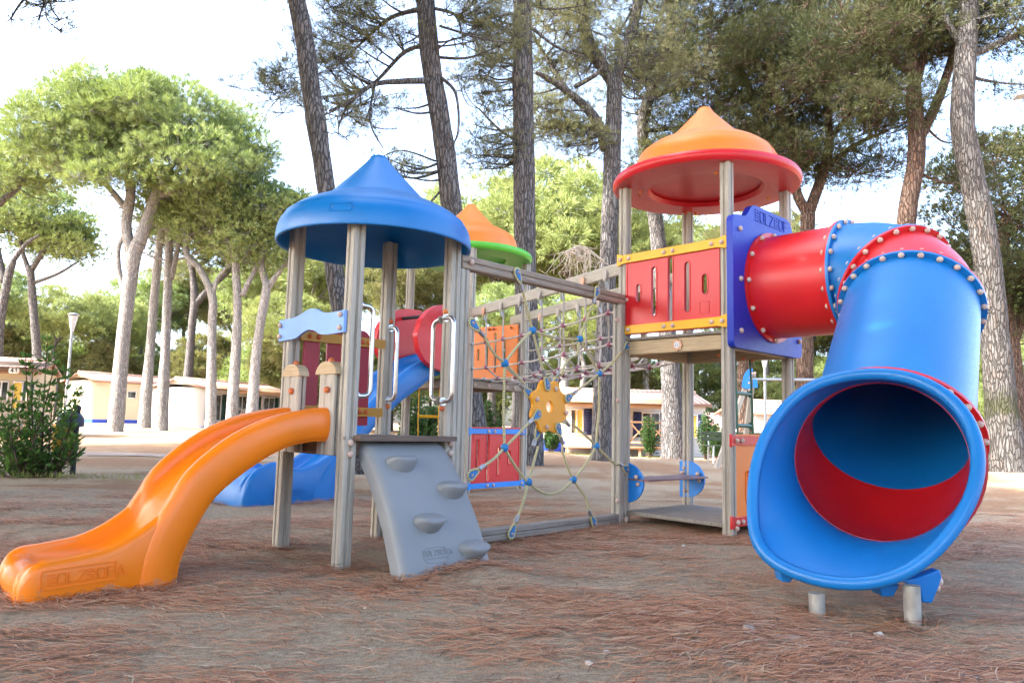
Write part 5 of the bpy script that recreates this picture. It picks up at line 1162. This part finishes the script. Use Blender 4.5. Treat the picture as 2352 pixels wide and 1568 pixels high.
# pale dead twigs hanging in the forked pine
def dead_bough():
    r = np.random.default_rng(77); root = [o for o in COL.objects if o.name == 'pine_tree.003'][0]; mb = MB()
    Q, _q = bough(mb, [at(1385, 600, 18.1), at(1350, 572, 17.6), at(1325, 566, 17.3), at(1300, 580, 17.2)], .03, .012, 5)
    for k in range(60):
        p = Q[r.integers(5, len(Q))]; e = p + np.array([r.normal() * .22, r.normal() * .12, -abs(r.normal()) * .35 - .05]); m = (p + e) / 2 + r.normal(size=3) * .06; mb.tube(spline([p, m, e], 3), [.012, .011, .010, .009, .008, .006, .005], 4, cap=False)
        for q in range(3): mb.tube([e, e + r.normal(size=3) * (.1, .06, .1)], [.006, .004], 3, cap=False)
    mesh_obj('dead_branch', mb, 'dead_twig', root, smooth=0)
flat('dead_twig', (.58, .50, .40), .9)
dead_bough()
# ------------------------------------------------------------------ cabins of the camp site
def sidingmat(name, rgb):
    t = NT(name); g = t.node('ShaderNodeNewGeometry'); sx = t.node('ShaderNodeSeparateXYZ'); t.link(g.outputs['Position'], sx.inputs[0])
    fr = t.math('FRACT', t.math('MULTIPLY', sx.outputs[2], 6.5)); n = t.noise(t.coord(), 3, 4)
    c = t.mix(t.ramp(n, [(.35, (0, 0, 0)), (.75, (.25, .25, .25))]), rgb, tuple(x * .8 for x in rgb))
    t.set(Base_Color=t.mix(t.ramp(fr, [(.0, (.7, .7, .7)), (.12, (0, 0, 0))]), c, tuple(x * .55 for x in rgb)), Roughness=.6, Normal=t.bump(fr, .5, .02)); MAT[name] = t.m
sidingmat('cream_siding', (.58, .50, .35)); sidingmat('white_siding', (.62, .595, .55))
def tilemat(name, a, b):
    t = NT(name); tc = t.node('ShaderNodeTexCoord'); sp = t.node('ShaderNodeSeparateXYZ'); t.link(tc.outputs['UV'], sp.inputs[0])
    w = t.math('SINE', t.math('MULTIPLY', sp.outputs[0], 31.0)); r = t.math('FRACT', t.math('MULTIPLY', sp.outputs[1], 2.9)); n = t.noise(t.coord(), 6, 5, .7)
    c = t.mix(t.ramp(n, [(.35, (0, 0, 0)), (.65, (1, 1, 1))]), a, b)
    c = t.mix(t.ramp(r, [(.0, (.75, .75, .75)), (.14, (0, 0, 0))]), c, tuple(x * .35 for x in a))
    h = t.math('ADD', t.math('MULTIPLY', w, .5), t.math('MULTIPLY', r, .5)); t.set(Base_Color=c, Roughness=.8, Normal=t.bump(h, .6, .03)); MAT[name] = t.m
tilemat('terracotta', (.47, .27, .20), (.58, .38, .30)); tilemat('plum_tile', (.26, .12, .15), (.36, .19, .21))
flat('shutter_green', (.015, .06, .045), .5); flat('shutter_navy', (.015, .025, .085), .5); flat('window_frame', (.78, .77, .74), .5); flat('curtain', (.72, .50, .10), .8); flat('tarpaulin', (.012, .06, .50), .45, 0, .3, 3); flat('poster_blue', (.08, .25, .45), .6, 0, .7, 9); flat('brown_trim', (.30, .17, .12), .6)
def glassmat():
    t = NT('window_glass'); n = t.noise(t.coord(), 2.5, 3); t.set(Base_Color=t.ramp(n, [(.35, (.05, .06, .06)), (.65, (.20, .22, .21))]), Roughness=.08); MAT['window_glass'] = t.m
glassmat()
class House:
    """corner = near corner on the ground, wx = along the long wall, wy = along the gable"""
    def __init__(s, corner, wx, L, wy, D, hw, hr, z0=0.0):
        s.o = np.array(corner, float); s.o[2] = z0; s.x = np.array([*wx, 0.0]) / np.linalg.norm(wx); s.y = np.array([*wy, 0.0]) / np.linalg.norm(wy); s.L, s.D, s.hw, s.hr = L, D, hw, hr; s.z = np.array([0, 0, 1.0])
    def p(s, a, b, z): return s.o + s.x * a + s.y * b + s.z * z
    def build(s, name, label, wall, roof, skirt=None, over=.18, hip=False, trim='brown_trim'):
        r = empty(name, tuple(s.p(s.L / 2, s.D / 2, 0))); s.root = tag(r, label, 'cabin'); mb = MB(); L, D, h, k = s.L, s.D, s.hw, s.hr
        a = [s.p(0, 0, -.4), s.p(L, 0, -.4), s.p(L, D, -.4), s.p(0, D, -.4)]; b = [s.p(0, 0, h), s.p(L, 0, h), s.p(L, D, h), s.p(0, D, h)]; g = [s.p(0, D / 2, k), s.p(L, D / 2, k)]
        mb.add(a + b + g, [(0, 1, 5, 4), (1, 2, 6, 5), (2, 3, 7, 6), (3, 0, 4, 7), (4, 7, 8), (5, 9, 6)]); mesh_obj('wall', mb, wall, r, smooth=0)
        mb = MB(); t = .07; sl = (k - h) / (D / 2)
        for sd in (0, 1):
            e0, e1 = (-over, D / 2) if sd == 0 else (D + over, D / 2)
            za = h - over * sl; q = [s.p(-over, e0, za), s.p(L + over, e0, za), s.p(L + over, e1, k), s.p(-over, e1, k)]; up = [p_ + s.z * t for p_ in q]; V = q + up; w = D / 2 + over
            uv = [(0, 0), (L, 0), (L, w), (0, w)]; mb.add(V, [(0, 1, 2, 3), (4, 5, 6, 7), (0, 1, 5, 4), (1, 2, 6, 5), (2, 3, 7, 6), (3, 0, 4, 7)], 0, [uv, uv] + [[(0, 0)] * 4] * 4)
        mb.tube([s.p(-over, D / 2, k + t), s.p(L + over, D / 2, k + t)], .09, 8)
        rf = mesh_obj('roof', mb, roof, r, smooth=0)
        mb = MB()
        for x0 in (-over - .01, L + over + .01):
            for sd, e in ((0, -over), (1, D + over)): A = s.p(x0, e, h - over * sl - .02); Bq = s.p(x0, D / 2, k - .02); mb.box((A + Bq) / 2, (np.linalg.norm(Bq - A), .03, .12), ((Bq - A) / np.linalg.norm(Bq - A), s.x, np.cross((Bq - A) / np.linalg.norm(Bq - A), s.x)))
        mb.box(s.p(L / 2, -over - .01, h - over * sl), (L + 2 * over, .03, .12), (s.x, s.y, s.z)); mesh_obj('fascia', mb, trim, rf, smooth=0)
        if skirt:
            mb = MB(); N = 40; low = []; hi = []
            for i in range(N + 1):
                a_ = -.05 + (L + .1) * i / N; wv = .04 * math.sin(i * 1.9) + .03 * noise.noise((i * .6, 1, 1)); low.append(s.p(a_, -.05 - .05 + wv, -.25)); hi.append(s.p(a_, -.02, skirt))
            mb.loft([low, hi], False, False); low = []; hi = []
            for i in range(20):
                a_ = -.05 + (D + .1) * i / 19; wv = .04 * math.sin(i * 2.1); low.append(s.p(-.09 + wv, a_, -.25)); hi.append(s.p(-.02, a_, skirt))
            mb.loft([low, hi], False, False); mesh_obj('skirt', mb, 'tarpaulin', r, smooth=60)
        return r
    def window(s, a0, a1, z0, z1, face='x', shutters=None, curtain=None, mull=1, parent=None, off=0.0, name='window'):
        if face == 'x': P = lambda a, z, d: s.p(a, -d - off, z); ax = (s.x, -s.y, s.z)
        else: P = lambda a, z, d: s.p(-d - off, a, z); ax = (s.y, -s.x, s.z)
        mb = MB(); w = .05; cz = (z0 + z1) / 2; ca = (a0 + a1) / 2
        for z in (z0, z1): mb.box(P(ca, z, .03), (a1 - a0 + w, .06, w), ax)
        for a in [a0, a1] + [a0 + (a1 - a0) * (i + 1) / (mull + 1) for i in range(mull)]: mb.box(P(a, cz, .028), (w * .9, .05, z1 - z0 - w), ax)
        f = mesh_obj(name, mb, 'window_frame', s.root, smooth=0)
        mb = MB(); mb.box(P(ca, cz, .004), (a1 - a0, .012, z1 - z0), ax); mesh_obj('pane', mb, 'window_glass', f, smooth=0)
        if curtain:
            mb = MB(); c0, c1 = curtain; N = 12; lo = [P(c0 + (c1 - c0) * i / N, z0 + .03, .014 + .006 * (i % 2)) for i in range(N + 1)]; hi = [P(c0 + (c1 - c0) * i / N, z1 - .03, .014 + .006 * (i % 2)) for i in range(N + 1)]; mb.loft([lo, hi], False, False); mesh_obj('curtain', mb, 'curtain', f, smooth=60)
        if shutters:
            mat, sides = shutters
            for sd in sides:
                sw = .32; c = a0 - .05 - sw / 2 if sd == 'l' else a1 + .05 + sw / 2; mb = MB(); mb.box(P(c, cz, .03), (sw, .035, z1 - z0 + .06), ax)
                for k in range(9): mb.box(P(c, z0 + (z1 - z0) * (k + .5) / 9, .052), (sw * .75, .012, (z1 - z0) / 14), ax)
                mesh_obj('shutter', mb, mat, f, smooth=0)
        return f
def porch(h, a0, a1, depth, zf, zr, posts, rails, number=None, wood='porch_wood', roofmat='porch_wood', slope=.12, side_rail=None):
    """timber porch in front of the long wall; posts/rails given along the wall"""
    mb = MB(); ax = (h.x, h.y, h.z)
    mb.box(h.p((a0 + a1) / 2, -depth / 2, zf - .06), (a1 - a0, depth, .1), ax)
    for k in range(int((a1 - a0) / .9) + 1): mb.box(h.p(a0 + .06 + k * .9, -depth + .08, zf / 2 - .25), (.1, .1, zf + .4), ax)
    d = mesh_obj('porch', mb, wood, h.root, smooth=0)
    for a in posts:
        mb = MB(); mb.box(h.p(a, -depth + .06, (zf + zr) / 2 - .05), (.11, .11, zr - zf + .2), ax); mesh_obj('post', mb, wood, d, smooth=0)
    mb = MB()
    ry = np.array(h.y) * 1.0; t = slope
    V = [h.p(a0 - .2, -depth - .25, zr), h.p(a1 + .2, -depth - .25, zr), h.p(a1 + .2, .05, zr + t), h.p(a0 - .2, .05, zr + t)]; V += [v + h.z * .14 for v in V]
    mb.add(V, [(0, 1, 2, 3), (4, 5, 6, 7), (0, 1, 5, 4), (1, 2, 6, 5), (2, 3, 7, 6), (3, 0, 4, 7)])
    mb.box(h.p((a0 + a1) / 2, -depth + .05, zr - .09), (a1 - a0 + .2, .10, .16), ax)
    mesh_obj('porch_roof', mb, roofmat, d, smooth=0)
    for r0, r1 in rails:
        mb = MB(); y = -depth + .06; zt = zf + .9
        for z in (zt, zf + .14): mb.box(h.p((r0 + r1) / 2, y, z), (r1 - r0, .06, .07), ax)
        n = max(1, round((r1 - r0) / .75)); w = (r1 - r0) / n
        for i in range(n + 1): mb.box(h.p(r0 + i * w, y, (zf + zt) / 2), (.07, .07, zt - zf), ax)
        for i in range(n):
            for sg in (1, -1):
                A = h.p(r0 + i * w + (.04 if sg > 0 else w - .04), y, zf + .18); Bq = h.p(r0 + i * w + (w - .04 if sg > 0 else .04), y, zt - .04); e = Bq - A; LL = np.linalg.norm(e); e /= LL; mb.box((A + Bq) / 2 + h.y * .012 * sg, (LL, .03, .05), (e, h.y, np.cross(e, h.y)))
        mesh_obj('railing', mb, wood, d, smooth=0)
    if number:
        num, a = number; mb = MB(); fr = (h.p(a, -depth - .01, zr - .16), h.x, h.z, -h.y); mb.prism(rounded([(-.17, -.1), (.17, -.1), (.17, .12), (-.17, .12)], .08, 5), fr, 0, .02, mi=0); letters(mb, num, (fr[0] - h.x * .11 - h.z * .06, h.x, h.z, -h.y), .14, .026, .018, .03, 1)
        mesh_obj('number_sign', mb, ['window_frame', 'ink'], d, smooth=0)
    return d
# white cabin with the gable to the viewer, its porch to the right
h2 = House(at(463, 980, 42), (.43, .9), 7.0, (-.9, .43), 4.3, 2.42, 2.88, .10); h2.build('cabin', 'white cabin whose plain gable end faces the playground, blue tarpaulin round its foot', 'white_siding', 'terracotta', .24)
h2.window(.5, 1.25, .6, 2.05, shutters=('shutter_green', 'lr'), name='window'); h2.window(2.4, 3.3, .6, 2.05, shutters=('shutter_green', 'lr')); h2.window(4.6, 5.5, .6, 2.05, shutters=('shutter_green', 'lr'))
porch(h2, .15, 6.6, 2.1, .35, 2.30, (.3, 2.4, 4.5, 6.5), ((.3, 2.4), (2.4, 4.5)), wood='beam_wood')
mb = MB(); mb.box(h2.p(5.9, -2.0, 1.3), (.5, .03, .95), (h2.x, h2.y, h2.z)); mesh_obj('banner', mb, 'poster_blue', h2.root, smooth=0)
h1 = House(at(213, 966, 44), (.50, .86), 8.5, (-.86, .50), 3.2, 2.50, 2.92, .38); h1.build('cabin', 'cream cabin behind the forked umbrella pine, with green shutters and a red tiled roof', 'cream_siding', 'terracotta', .22)
h1.window(2.0, 2.55, 1.55, 1.95, mull=0); h1.window(4.9, 6.1, .75, 1.95, shutters=('shutter_green', 'l'), mull=1)
h0 = House(at(-95, 990, 28), (.95, .32), 2.3, (-.32, .95), 3.2, 2.42, 2.86, 0.0); h0.build('cabin', 'cabin numbered 41 with a timber porch at the left edge, behind the leafy bush', 'cream_siding', 'terracotta')
h0.window(1.0, 1.45, .95, 2.0); h0.window(1.62, 1.92, .95, 2.0, curtain=(1.64, 1.90), shutters=('shutter_green', 'r'), mull=0)
porch(h0, -1.6, 2.5, 1.2, .35, 2.52, (2.4,), ((-1.5, 2.4),), ('41', 1.9), wood='beam_wood', roofmat='dark_beam')
# right-hand cabin with the long porch
h3 = House(at(1236, 1040, 29.6), (1.0, .10), 6.75, (-.10, 1.0), 3.4, 2.05, 2.50, -.22); h3.build('cabin', 'cabin numbered 26 with a long sunlit timber porch, seen through the rope nets', 'white_siding', 'terracotta')
h3.window(1.28, 1.75, .75, 1.72, curtain=(1.45, 1.73), shutters=('shutter_navy', 'r'), mull=1); h3.window(4.15, 4.85, .72, 1.65, shutters=('shutter_navy', 'lr')); h3.window(6.15, 6.4, .70, 1.60, curtain=(6.17, 6.38), shutters=('shutter_navy', 'r'), mull=0)
porch(h3, .85, 4.75, 1.7, .36, 1.95, (1.85, 4.68), ((1.95, 2.9), (3.2, 4.68)), ('26', 4.62))
mb = MB(); mb.box(h3.p(.25, -.9, .12), (1.3, .05, .75), (h3.x, h3.y, h3.z)); mesh_obj('skirt', mb, 'tarpaulin', h3.root, smooth=0)
h4 = House(at(1636, 1005, 44), (1, .1), 4.2, (-.1, 1), 3.2, 1.35, 1.95, -.25); h4.build('cabin', 'low cabin with a plum-coloured tiled roof half hidden behind the climbing frame', 'white_siding', 'plum_tile')
h5 = House(at(1738, 1010, 36), (1, .3), 4.0, (-.3, 1), 3.2, 1.95, 2.5, -.25); h5.build('cabin', 'white cabin behind the swing frame, seen right of the tall tower', 'white_siding', 'terracotta')
h5.window(1.0, 1.7, .7, 1.6, shutters=('shutter_navy', 'lr'))

# ------------------------------------------------------------------ shrubs
def shrub(label, x, y, h, w, stems, leaves, ls, seed, cat='shrub', name='shrub', grp=None):
    r = np.random.default_rng(seed); g0 = gz(x, y); root = empty(name, (x, y, g0)); tag(root, label, cat, grp); mb = MB(); P = []; D = []
    for k in range(stems):
        a = r.uniform(0, 2 * PI); hh = h * r.uniform(.45, 1.0) if k else h; lean = w * r.uniform(.2, 1.0) * (1.15 - .75 * hh / h)
        p0 = np.array([x + .08 * w * math.cos(a), y + .08 * w * math.sin(a), g0 - .05]); p2 = np.array([x + lean * math.cos(a), y + lean * math.sin(a), g0 + hh]); p1 = (p0 + p2) / 2 + np.array([math.cos(a) * lean * .22, math.sin(a) * lean * .22, .05])
        Q, _q = bough(mb, [p0, p1, p2], .012 * h ** .5, .003, 5); n = len(Q)
        for q in range(leaves // stems):
            t = r.uniform(.18, 1) ** .8; i = min(n - 1, int(t * (n - 1))); sidelen = r.uniform(.01, .24 * w * (1.1 - t * .8)); b = r.uniform(0, 2 * PI); d = np.array([math.cos(b), math.sin(b), r.uniform(.0, .9)]); d /= np.linalg.norm(d)
            P.append(Q[i] + d * sidelen); D.append(unit(d + np.array([0, 0, .45]) + r.normal(size=3) * .35))
            if q % 5 == 0: mb.tube([Q[i], Q[i] + d * sidelen], [.004, .002], 3, cap=False)
    P = np.array(P); D = np.array(D); n = len(P); L = ls * r.uniform(.6, 1.2, (n, 1)); s_ = unit(np.cross(D, r.normal(size=(n, 3)))) ; nrm = np.cross(s_, D); wd = L * .20
    V = np.stack([P, P + D * L * .45 + s_ * wd + nrm * L * .05, P + D * L, P + D * L * .45 - s_ * wd + nrm * L * .05], 1).reshape(-1, 3) - np.array(root.location)
    mesh_obj('stem', mb, 'bark_dark', root, smooth=0); o = bpy.data.objects.new('foliage', crown_mesh('foliage', V, 'shrub_leaf')); COL.objects.link(o); o.parent = root; return root
def leafy_bush():
    r = np.random.default_rng(81); D0 = 9.7; c = at(88, 1085, D0); g0 = gz(c[0], D0); root = empty('shrub', (c[0], D0, g0)); tag(root, 'tall leafy laurel bush with upright shoots on the sand at the left edge', 'shrub'); mb = MB(); P = []; D = []
    tips = [(110, 768), (75, 835), (150, 842), (182, 885), (30, 888), (2, 912), (58, 806), (132, 805), (95, 880), (168, 930), (15, 960), (-20, 950), (185, 1035), (178, 1000), (-30, 1010), (40, 930), (120, 900), (60, 1000), (100, 960), (5, 1030), (140, 1030), (80, 1040), (-10, 1060), (30, 1050), (110, 1055), (65, 950), (20, 1000), (125, 985)]
    for k, (px, py) in enumerate(tips):
        d = D0 + r.uniform(-.35, .35); tip = at(px, py, d); foot = np.array([c[0] + r.normal() * .10 + (tip[0] - c[0]) * .25, D0 + r.normal() * .08, g0 - .05]); mid = foot * .45 + tip * .55; mid[0] += (tip[0] - foot[0]) * .12
        Q, _q = bough(mb, [foot, mid, tip], .014, .003, 5); n = len(Q); L = np.linalg.norm(tip - foot); nl = int(62 * (.45 + L)) if py < 900 else int(85 * (.6 + L))
        for q in range(nl):
            t = r.uniform(.22, 1) if py < 900 else r.uniform(.1, 1); i = min(n - 1, int(t * (n - 1))); b = r.uniform(0, 2 * PI); dd = unit(np.array([math.cos(b), math.sin(b), r.uniform(.1, 1.0)])); sl_ = r.uniform(.0, .10 if py < 900 else .20) * (1.15 - t); P.append(Q[i] + dd * sl_); D.append(unit(dd + np.array([0, 0, .35]) + r.normal(size=3) * .25))
            if sl_ > .06: mb.tube([Q[i], Q[i] + dd * sl_], [.0035, .002], 3, cap=False)
    P = np.array(P); D = np.array(D); n = len(P); L = .098 * r.uniform(.55, 1.2, (n, 1)); s_ = unit(np.cross(D, r.normal(size=(n, 3)))); nrm = np.cross(s_, D); wd = L * .17
    V = np.stack([P, P + D * L * .45 + s_ * wd + nrm * L * .05, P + D * L, P + D * L * .45 - s_ * wd + nrm * L * .05], 1).reshape(-1, 3) - np.array(root.location)
    mesh_obj('stem', mb, 'bark_dark', root, smooth=0); o = bpy.data.objects.new('foliage', crown_mesh('foliage', V, 'laurel_leaf')); COL.objects.link(o); o.parent = root
needlemat('laurel_leaf', [(.020, .055, .016), (.035, .085, .022), (.055, .125, .03), (.085, .17, .04)], .30, (.22, .40, .04))
leafy_bush()
for i, (px, dep, h, w, lb) in enumerate(((1492, 27.2, 1.5, .5, 'bushy green shrub growing against the porch railing of cabin 26'), (1534, 26.6, 1.15, .34, 'dark shrub at the left of the pale leaning trunk'), (1622, 27.5, 1.75, .55, 'tall loose shrub behind the green bench'), (1265, 27.0, 1.05, .5, 'shrub in front of the blue tarpaulin under cabin 26'), (1648, 27, 1.3, .5, 'dark shrub at the right end of the bench'), (950, 19, 1.6, .62, 'airy leafy shrub seen between the posts under the rear tower'), (1120, 22, 1.5, .55, 'round shrub behind the low red panel of the rear tower'), (985, 20, 1.25, .5, 'low shrub below the yellow rope ladder'), (690, 21, .75, .45, 'small shrub seen under the deck of the blue-roofed tower'))):
    p = at(px, 1000, dep); shrub(lb, p[0], dep, h, w, 22, 2600, .11 if dep > 24 else .10, 90 + i)

# tufts of grass round the foot of the left bush
def grass():
    r = np.random.default_rng(4); P = []
    for cx, cy, sd_, n in ((-5.3, 9.3, .30, 90), (-6.3, 9.2, .4, 60), (-4.5, 9.5, .2, 60)): P.append(np.stack([r.normal(cx, sd_, n), r.normal(cy, .14, n)], 1))
    for px, dep in ((232, 40), (300, 40.5), (480, 38), (1500, 27), (1330, 25), (1290, 24.5)): c = at(px, 970, dep); P.append(np.stack([r.normal(c[0], .5, 160), r.normal(dep, .5, 160)], 1))
    P = np.vstack(P); P = np.array([(a, b, gz(a, b)) for a, b in P]); D = unit(np.concatenate([r.normal(size=(len(P), 2)) * .45, np.ones((len(P), 1))], 1)); V = blades(r, P, D, 2, .11, .006, .2)
    needlemat('grass_blade', [(.10, .13, .03), (.16, .18, .05), (.22, .21, .08)], .3)
    o = bpy.data.objects.new('grass', crown_mesh('grass', V, 'grass_blade')); COL.objects.link(o); tag(o, 'thin tufts of grass at the foot of the bush and along the cabins', 'grass', kind='stuff')
grass()

# ------------------------------------------------------------------ litter bin in the bush
def bin_():
    p = at(150, 1080, 10.3); x, y = p[0], 10.3; g = gz(x, y); r = empty('litter_bin', (x, y, g)); tag(r, 'black litter bin with a yellow bag and domed lid, half hidden by the bush', 'litter bin')
    mb = MB(); mb.tube([(x + .10, y, g - .1), (x + .10, y, g + .88)], .035, 12); mb.ball((x + .10, y, g + .89), .042, 10, 6); mesh_obj('post', mb, 'black_rubber', r)
    mb = MB(); mb.lathe([(.10, .22), (.13, .30), (.135, .62), (.14, .66), (.001, .66)], ((x - .06, y, g), (1, 0, 0), (0, 1, 0), (0, 0, 1)), 20, cap=True); flat('bin_bag', (.60, .34, .02), .4, 0, .25, 18, .5); mesh_obj('bag', mb, 'bin_bag', r)
    mb = MB(); mb.lathe([(.165, .64), (.168, .68), (.16, .76), (.12, .82), (.05, .85), (.001, .855)], ((x + .01, y, g), (1, 0, 0), (0, 1, 0), (0, 0, 1)), 24, cap=True); flat('bin_grey', (.035, .045, .075), .5); mesh_obj('lid', mb, 'bin_grey', r)
bin_()
# ------------------------------------------------------------------ lamp posts
def lamp(label, px, dep, h, head=True):
    p = at(px, 900, dep); x = p[0]; g = gz(x, dep); r = empty('street_lamp', (x, dep, g)); tag(r, label, 'street lamp'); mb = MB(); mb.tube([(x, dep, g - .2), (x, dep, g + h)], .036, 10); mb.tube([(x, dep, g), (x, dep, g + .5)], .07, 10); mesh_obj('pole', mb, 'galvanised', r)
    fr = ((x, dep, g), (1, 0, 0), (0, 1, 0), (0, 0, 1))
    if head:
        mb = MB(); mb.lathe([(.04, h - .1), (.06, h), (.125, h + .36), (.001, h + .37)], fr, 20, cap=True); mesh_obj('lantern', mb, 'window_frame', r)
        mb = MB(); mb.lathe([(.155, h + .38), (.16, h + .40), (.10, h + .44), (.001, h + .46)], fr, 20, cap=True); mesh_obj('cap', mb, 'galvanised', r)
    return r
lamp('grey street lamp with a white tapering lantern behind the left bush', 153, 22, 3.35)
lamp('plain galvanised lamp pole standing behind the swing frame', 1757, 20, 2.6, True)
def flood():
    a = at(2342, 219, 12.0); q = at(2470, 219, 12.0); x = q[0]; g = gz(x, 12); r = empty('floodlight_mast', (x, 12.0, g)); tag(r, 'grey floodlight whose corner juts in at the right edge of the sky', 'floodlight'); mb = MB(); mb.tube([(x, 12, g - .2), (x, 12, q[2] + .2)], .06, 12); mb.tube([(x, 12, q[2] + .05), (a[0] + .35, 12, a[2] + .03)], .03, 10); mesh_obj('mast', mb, 'galvanised', r)
    mb = MB(); ax = np.array(((.96, -.2, .1), (.2, .97, 0), (-.1, .02, .99))); ax = np.array([v / np.linalg.norm(v) for v in ax]); mb.box(a + ax[0] * .16, (.46, .22, .075), ax); mesh_obj('lamp_housing', mb, 'galvanised', r, bevel=.01)
flood()
# ------------------------------------------------------------------ bench and swing frame
def bench():
    D = 19.0; p0 = at(1612, 1015, D); x0 = p0[0]; g = gz(x0, D); r = empty('park_bench', (x0 + .75, D, g)); tag(r, 'dark green slatted bench with pale metal legs among the shrubs', 'bench'); flat('bench_green', (.065, .085, .045), .7, 0, .25, 12)
    for z, y in ((.71, D + .10), (.58, D + .06)):
        mb = MB(); mb.box((x0 + .8, y, g + z), (1.6, .03, .105)); mesh_obj('backrest', mb, 'bench_green', r, bevel=.006)
    for y in (D - .12, D - .26, D - .40):
        mb = MB(); mb.box((x0 + .8, y, g + .42), (1.6, .11, .03)); mesh_obj('seat', mb, 'bench_green', r, bevel=.006)
    for x in (x0 + .18, x0 + 1.42):
        mb = MB(); mb.tube([(x, D + .14, g + .74), (x, D + .02, g + .40), (x, D - .46, g + .40)], .018, 8); mb.tube([(x - .02, D - .02, g + .40), (x, D + .10, g - .05)], .022, 8); mb.tube([(x, D - .42, g + .40), (x - .03, D - .50, g - .05)], .022, 8); mesh_obj('leg', mb, 'white_metal', r)
bench()
def swing():
    D = 16.0; A = at(1640, 1078, D); T = at(1724, 858, D); g = gz(A[0], D); r = empty('swing_frame', (T[0], D, g)); tag(r, 'timber and steel swing frame with blue corner plates beyond the tall tower', 'swing frame')
    class AX: e1 = np.array([1.0, 0, 0]); e2 = np.array([0, 1.0, 0])
    mb = MB(); groove_beam(mb, (A[0], D, g - .15), (T[0] - .01, D, T[2]), .10, .09); mesh_obj('leg', mb, 'post_wood', r, smooth=28)
    B2 = (T[0] + .12, D + 1.1, g - .15); mb = MB(); groove_beam(mb, B2, (T[0] + .07, D + .05, T[2]), .10, .09, up=(1, 0, 0)); mesh_obj('leg', mb, 'post_wood', r, smooth=28)
    mb = MB(); bx0 = T + np.array([.0, .0, -.12]); bx1 = bx0 + np.array([3.6, 0, .05]); mb.tube([bx0, bx1], .034, 12); mesh_obj('crossbar', mb, 'galvanised', r)
    for s_ in (3.5,):
        for dx, dy in ((.55, -.35), (.1, 1.0)):
            mb = MB(); groove_beam(mb, (bx0[0] + s_ + dx, D + dy, g - .15), (bx0[0] + s_, D, T[2]), .10, .09, up=(0, 1, 0) if dy < 0 else (1, 0, 0)); mesh_obj('leg', mb, 'post_wood', r, smooth=28)
    ol = [(-.22, -.30), (-.04, -.34), (.03, .12), (-.06, .10), (-.16, -.02)]
    mb = MB(); mb.prism(rounded(ol, .05, 4), (T, (1, 0, 0), (0, 0, 1), (0, -1, 0)), .05, .075); mb2 = MB(); mesh_obj('corner_plate', mb, 'blue_board', r)
    mb = MB(); mb.prism(rounded([(.02, -.30), (.13, -.30), (.11, -.12), (.03, -.12)], .02, 3), (T, (1, 0, 0), (0, 0, 1), (0, -1, 0)), .05, .075); mesh_obj('corner_plate', mb, 'blue_board', r)
    caps(r, [T + np.array([dx, -.06, dz]) for dx, dz in ((.02, 0), (.07, .01), (-.03, -.1), (-.06, -.2))], (0, -1, 0), .03)
swing()
